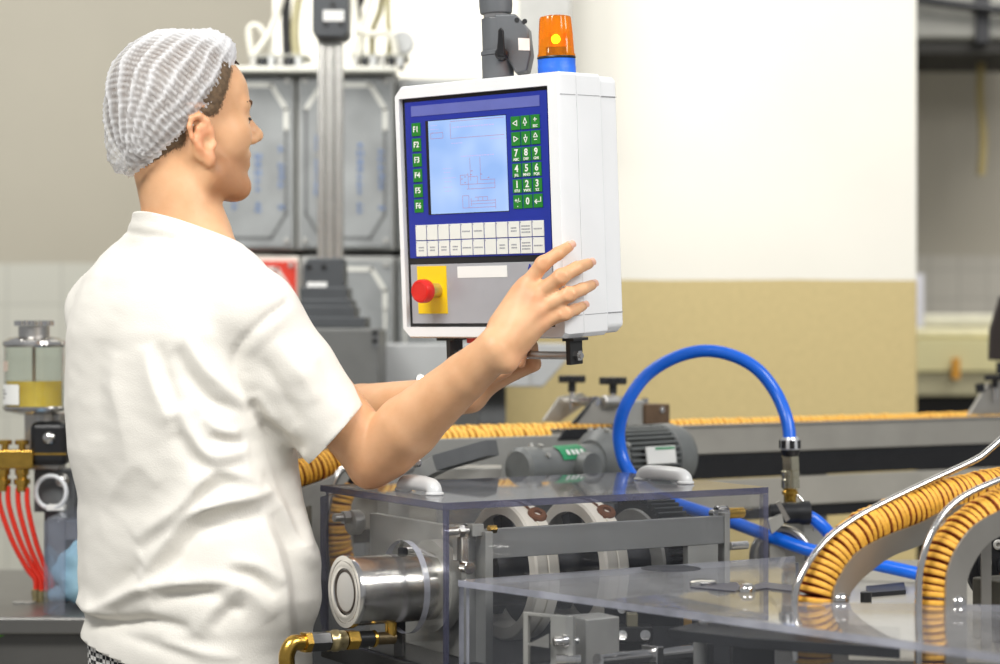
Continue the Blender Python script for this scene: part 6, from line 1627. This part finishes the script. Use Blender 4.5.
MB().pbox(46, 505, 64, 511, Yl-.01, .02).build('loop_clip', PAPER, t, bevel=.002)
q = P(62, 480, Yl+.0); MB().ball(q, .012).build('plate_knob', STEEL, t)
MB().box((P(40,0,Yl).x, Yl+.03, BZ), (P(78,0,Yl).x, Yl+.06, P(0,470,Yl).z)).build('stand_column', GREY, t, bevel=.003)
# brass manifold with four outlets
t = thing('brass_manifold', 'brass manifold with knurled outlets feeding the red tubes', 'manifold', P(12, 490, Yl-.02))
MB().pbox(-22, 450, 33, 469, Yl-.04, .035).build('manifold_body', BRASS, t, bevel=.003)
tx = (-2, 9, 19, 27)
for i, px in enumerate((5, 22)):
    q = P(px, 452, Yl-.028)
    MB().lathe(q, Z, [(0,.010),(.003,.010),(.004,.006),(.012,.006),(.013,.012),(.020,.012),(.021,.009)], 24).build('brass_screw', BRASS, t)
for i, px in enumerate((3, 22)):
    q = P(px, 469, Yl-.028)
    MB().lathe(q, -Z, [(0,.012),(.010,.012),(.011,.009),(.016,.009),(.017,.014),(.026,.014),(.027,.010),(.038,.010)], 24).build('brass_outlet', BRASS, t)
MB().pbox(26, 455, 40, 464, Yl-.02, .04).build('link_pipe', BRASS, t, bevel=.003)
RED = mat('red_tube_plastic', S(222,52,34), .3, 0, .04, 30)
ends = ((36,589),(41.5,590),(47,590),(52.5,588))
lab = ('red plastic tube, leftmost of the four below the brass manifold', 'red plastic tube, second from the left below the brass manifold', 'red plastic tube, third from the left below the brass manifold', 'red plastic tube, rightmost of the four below the brass manifold')
st = ((-1,492),(8,492),(18,494),(27,494))
for i in range(4):
    x0, y0 = st[i]; x1, y1 = ends[i]; y_ = Yl-.03+.0*i
    pts = [P(x0,y0-6,y_), P(x0+1,y0+14,y_), P(x0+(x1-x0)*.35,y0+48,y_), P(x0+(x1-x0)*.75,y0+76,y_), P(x1-1,y1-10,y_), P(x1,y1,y_)]
    tag(MB().tube(smooth_path(pts, 6), .0045, 12).build('red_tube', RED), lab[i], 'tube', 'red tubes below the brass manifold')
t = thing('tube_connectors', 'row of small brass connectors where the red tubes meet the bench', 'connector', P(44, 603, Yl-.03))
for (x1, y1) in ends:
    q = P(x1, y1, Yl-.03); MB().lathe(q, -Z, [(0,.006),(.001,.0078),(.012,.0078),(.013,.0065),(.02,.0065),(max(.021, q.z-BZ-.0005),.0082)], 16).build('connector', mat('nickel_brass', S(186,172,130), .3, .9), t)
# clear plastic box with blue cloth
def PB(px, py): return P(px, py, 3.40)
t = thing('clear_plastic_box', 'open clear plastic box standing on the steel bench behind the worker', 'box', V((PB(64,0).x, 3.46, BZ)))
x0 = PB(49,0).x; x1 = PB(110,0).x; zt = PB(0,519).z; y0, y1 = 3.36, 3.56; w = .006
ACB = clear_mat('clear_box_plastic', (.90,.91,.95), .03, 1.45, .10, (.60,.62,.68))
k = MB(); k.box((x0,y0,BZ+.0005),(x0+w,y1,zt)); k.box((x1-w,y0,BZ+.0005),(x1,y1,zt)); k.build('side_walls', ACB, t, bevel=.001)
k = MB(); k.box((x0+w,y1-w,BZ+.0005),(x1-w,y1,zt)); k.build('back_wall', ACB, t)
k = MB(); k.box((x0+w,y0,BZ+.0005),(x0+w+.028,y0+w,zt-.0)); k.box((x0+w+.028,y0,zt-.03),(x1-w,y0+w,zt)); k.build('front_rim', ACB, t, bevel=.001)
k = MB(); k.box((x0+w,y0,zt+.0005),(x1-w,y1,zt+.006)); k.build('lid', ACB, t)
# blue cloth: crumpled lump
k = MB(); k.ball((PB(86,0).x, 3.45, BZ+.058), 1, 40, 28, (.062, .06, .056))
for i, v in enumerate(k.v):
    c = V((PB(86,0).x, 3.45, BZ+.056)); d = v-c
    f = 1+.22*mnoise.noise(v*24)+.10*mnoise.noise(v*60); k.v[i] = c+d*f
    k.v[i].z = max(k.v[i].z, BZ+.001)
tag(k.build('blue_cloth', mat('pale_blue_cloth', S(172,214,230), .8, 0, .06, 30, .2, 100), ang=80), 'crumpled pale blue cloth inside the clear plastic box', 'cloth')
k = MB(); k.ball((PB(44,0).x, 3.52, BZ+.012), 1, 24, 14, (.022, .02, .014))
for i, v in enumerate(k.v):
    c = V((PB(44,0).x, 3.52, BZ+.012)); k.v[i] = c+(v-c)*(1+.25*mnoise.noise(v*50)); k.v[i].z = max(k.v[i].z, BZ+.0005)
tag(k.build('blue_cloth', MATS['pale_blue_cloth'], ang=80), 'small pale blue cloth scrap beside the red tube ends', 'cloth')
for (px, py) in ((20,602), (29,601)):
    q = P(px, py, 3.5); MB_ = MB().lathe(V((q.x, 3.5, BZ+.0003)), Z, [(0,.012),(.002,.012),(.003,.006),(.003,0)], 20)
    tag(MB_.build('bench_washer', DSTEEL), 'small round washer on the bench, %s of the two left of the red tubes' % ('left' if px == 20 else 'right'), 'washer')
q = P(-1, 632, 3.34)
tag(MB().lathe(V((q.x, 3.3525, q.z)), V((0,-1,0)), [(0,.009),(.006,.009),(.008,.005),(.008,0)], 20).build('green_button', mat('green_button', S(90,170,50), .4)), 'green push button on the drawer front at the left edge', 'button')
# ------------------------------------------------------------------ light and camera
def area(name, loc, target, sx, sy, power, col=(1,1,1)):
    l = bpy.data.lights.new(name, 'AREA'); l.shape = 'RECTANGLE'; l.size = sx; l.size_y = sy; l.energy = power; l.color = col
    o = bpy.data.objects.new(name, l); C.objects.link(o); o.location = loc
    o.rotation_euler = (V(target)-V(loc)).to_track_quat('-Z', 'Y').to_euler(); return o
area('ceiling_lamp_front', (-1.3, 1.0, 3.3), (-.3, 2.9, 1.1), 1.6, .7, 82, (1,.985,.95))
area('ceiling_lamp_right', (2.3, .9, 3.2), (.3, 3.2, 1.1), 2.0, 1.0, 88, (1,.985,.96))
area('added_fill_pier', (.9, 4.2, 3.35), (.5, 5.6, 1.6), 2.4, .6, 13, (1,.98,.94))  # added fill with no known fixture, brightens the cream pier
area('added_fill_left_wall', (-1.6, 4.4, 3.35), (-1.4, 6.5, 1.2), 2.0, .8, 78, (1,.97,.92))  # unseen light put in to lift the left wall
area('added_fill_right_wall', (2.6, 6.6, 3.35), (2.2, 8.6, 1.3), 1.6, .6, 45, (1,.97,.92))  # extra light added only to raise the far right wall
w = bpy.data.worlds.new('world'); bpy.context.scene.world = w; w.use_nodes = True
w.node_tree.nodes['Background'].inputs[0].default_value = (.95,.97,1,1); w.node_tree.nodes['Background'].inputs[1].default_value = .31
cam = bpy.data.cameras.new('camera'); co = bpy.data.objects.new('camera', cam); C.objects.link(co)
cam.sensor_width = 36; cam.lens = FPX*36/1000; co.location = (0,0,CAMZ); co.rotation_euler = (math.radians(90),0,0)
cam.dof.use_dof = True; cam.dof.focus_distance = 2.78; cam.dof.aperture_fstop = 3.7
bpy.context.scene.camera = co
sc = bpy.context.scene
sc.view_settings.view_transform = 'Standard'; sc.view_settings.look = 'None'; sc.view_settings.gamma = 1; sc.view_settings.use_curve_mapping = False
sc.view_settings.exposure = 0.14
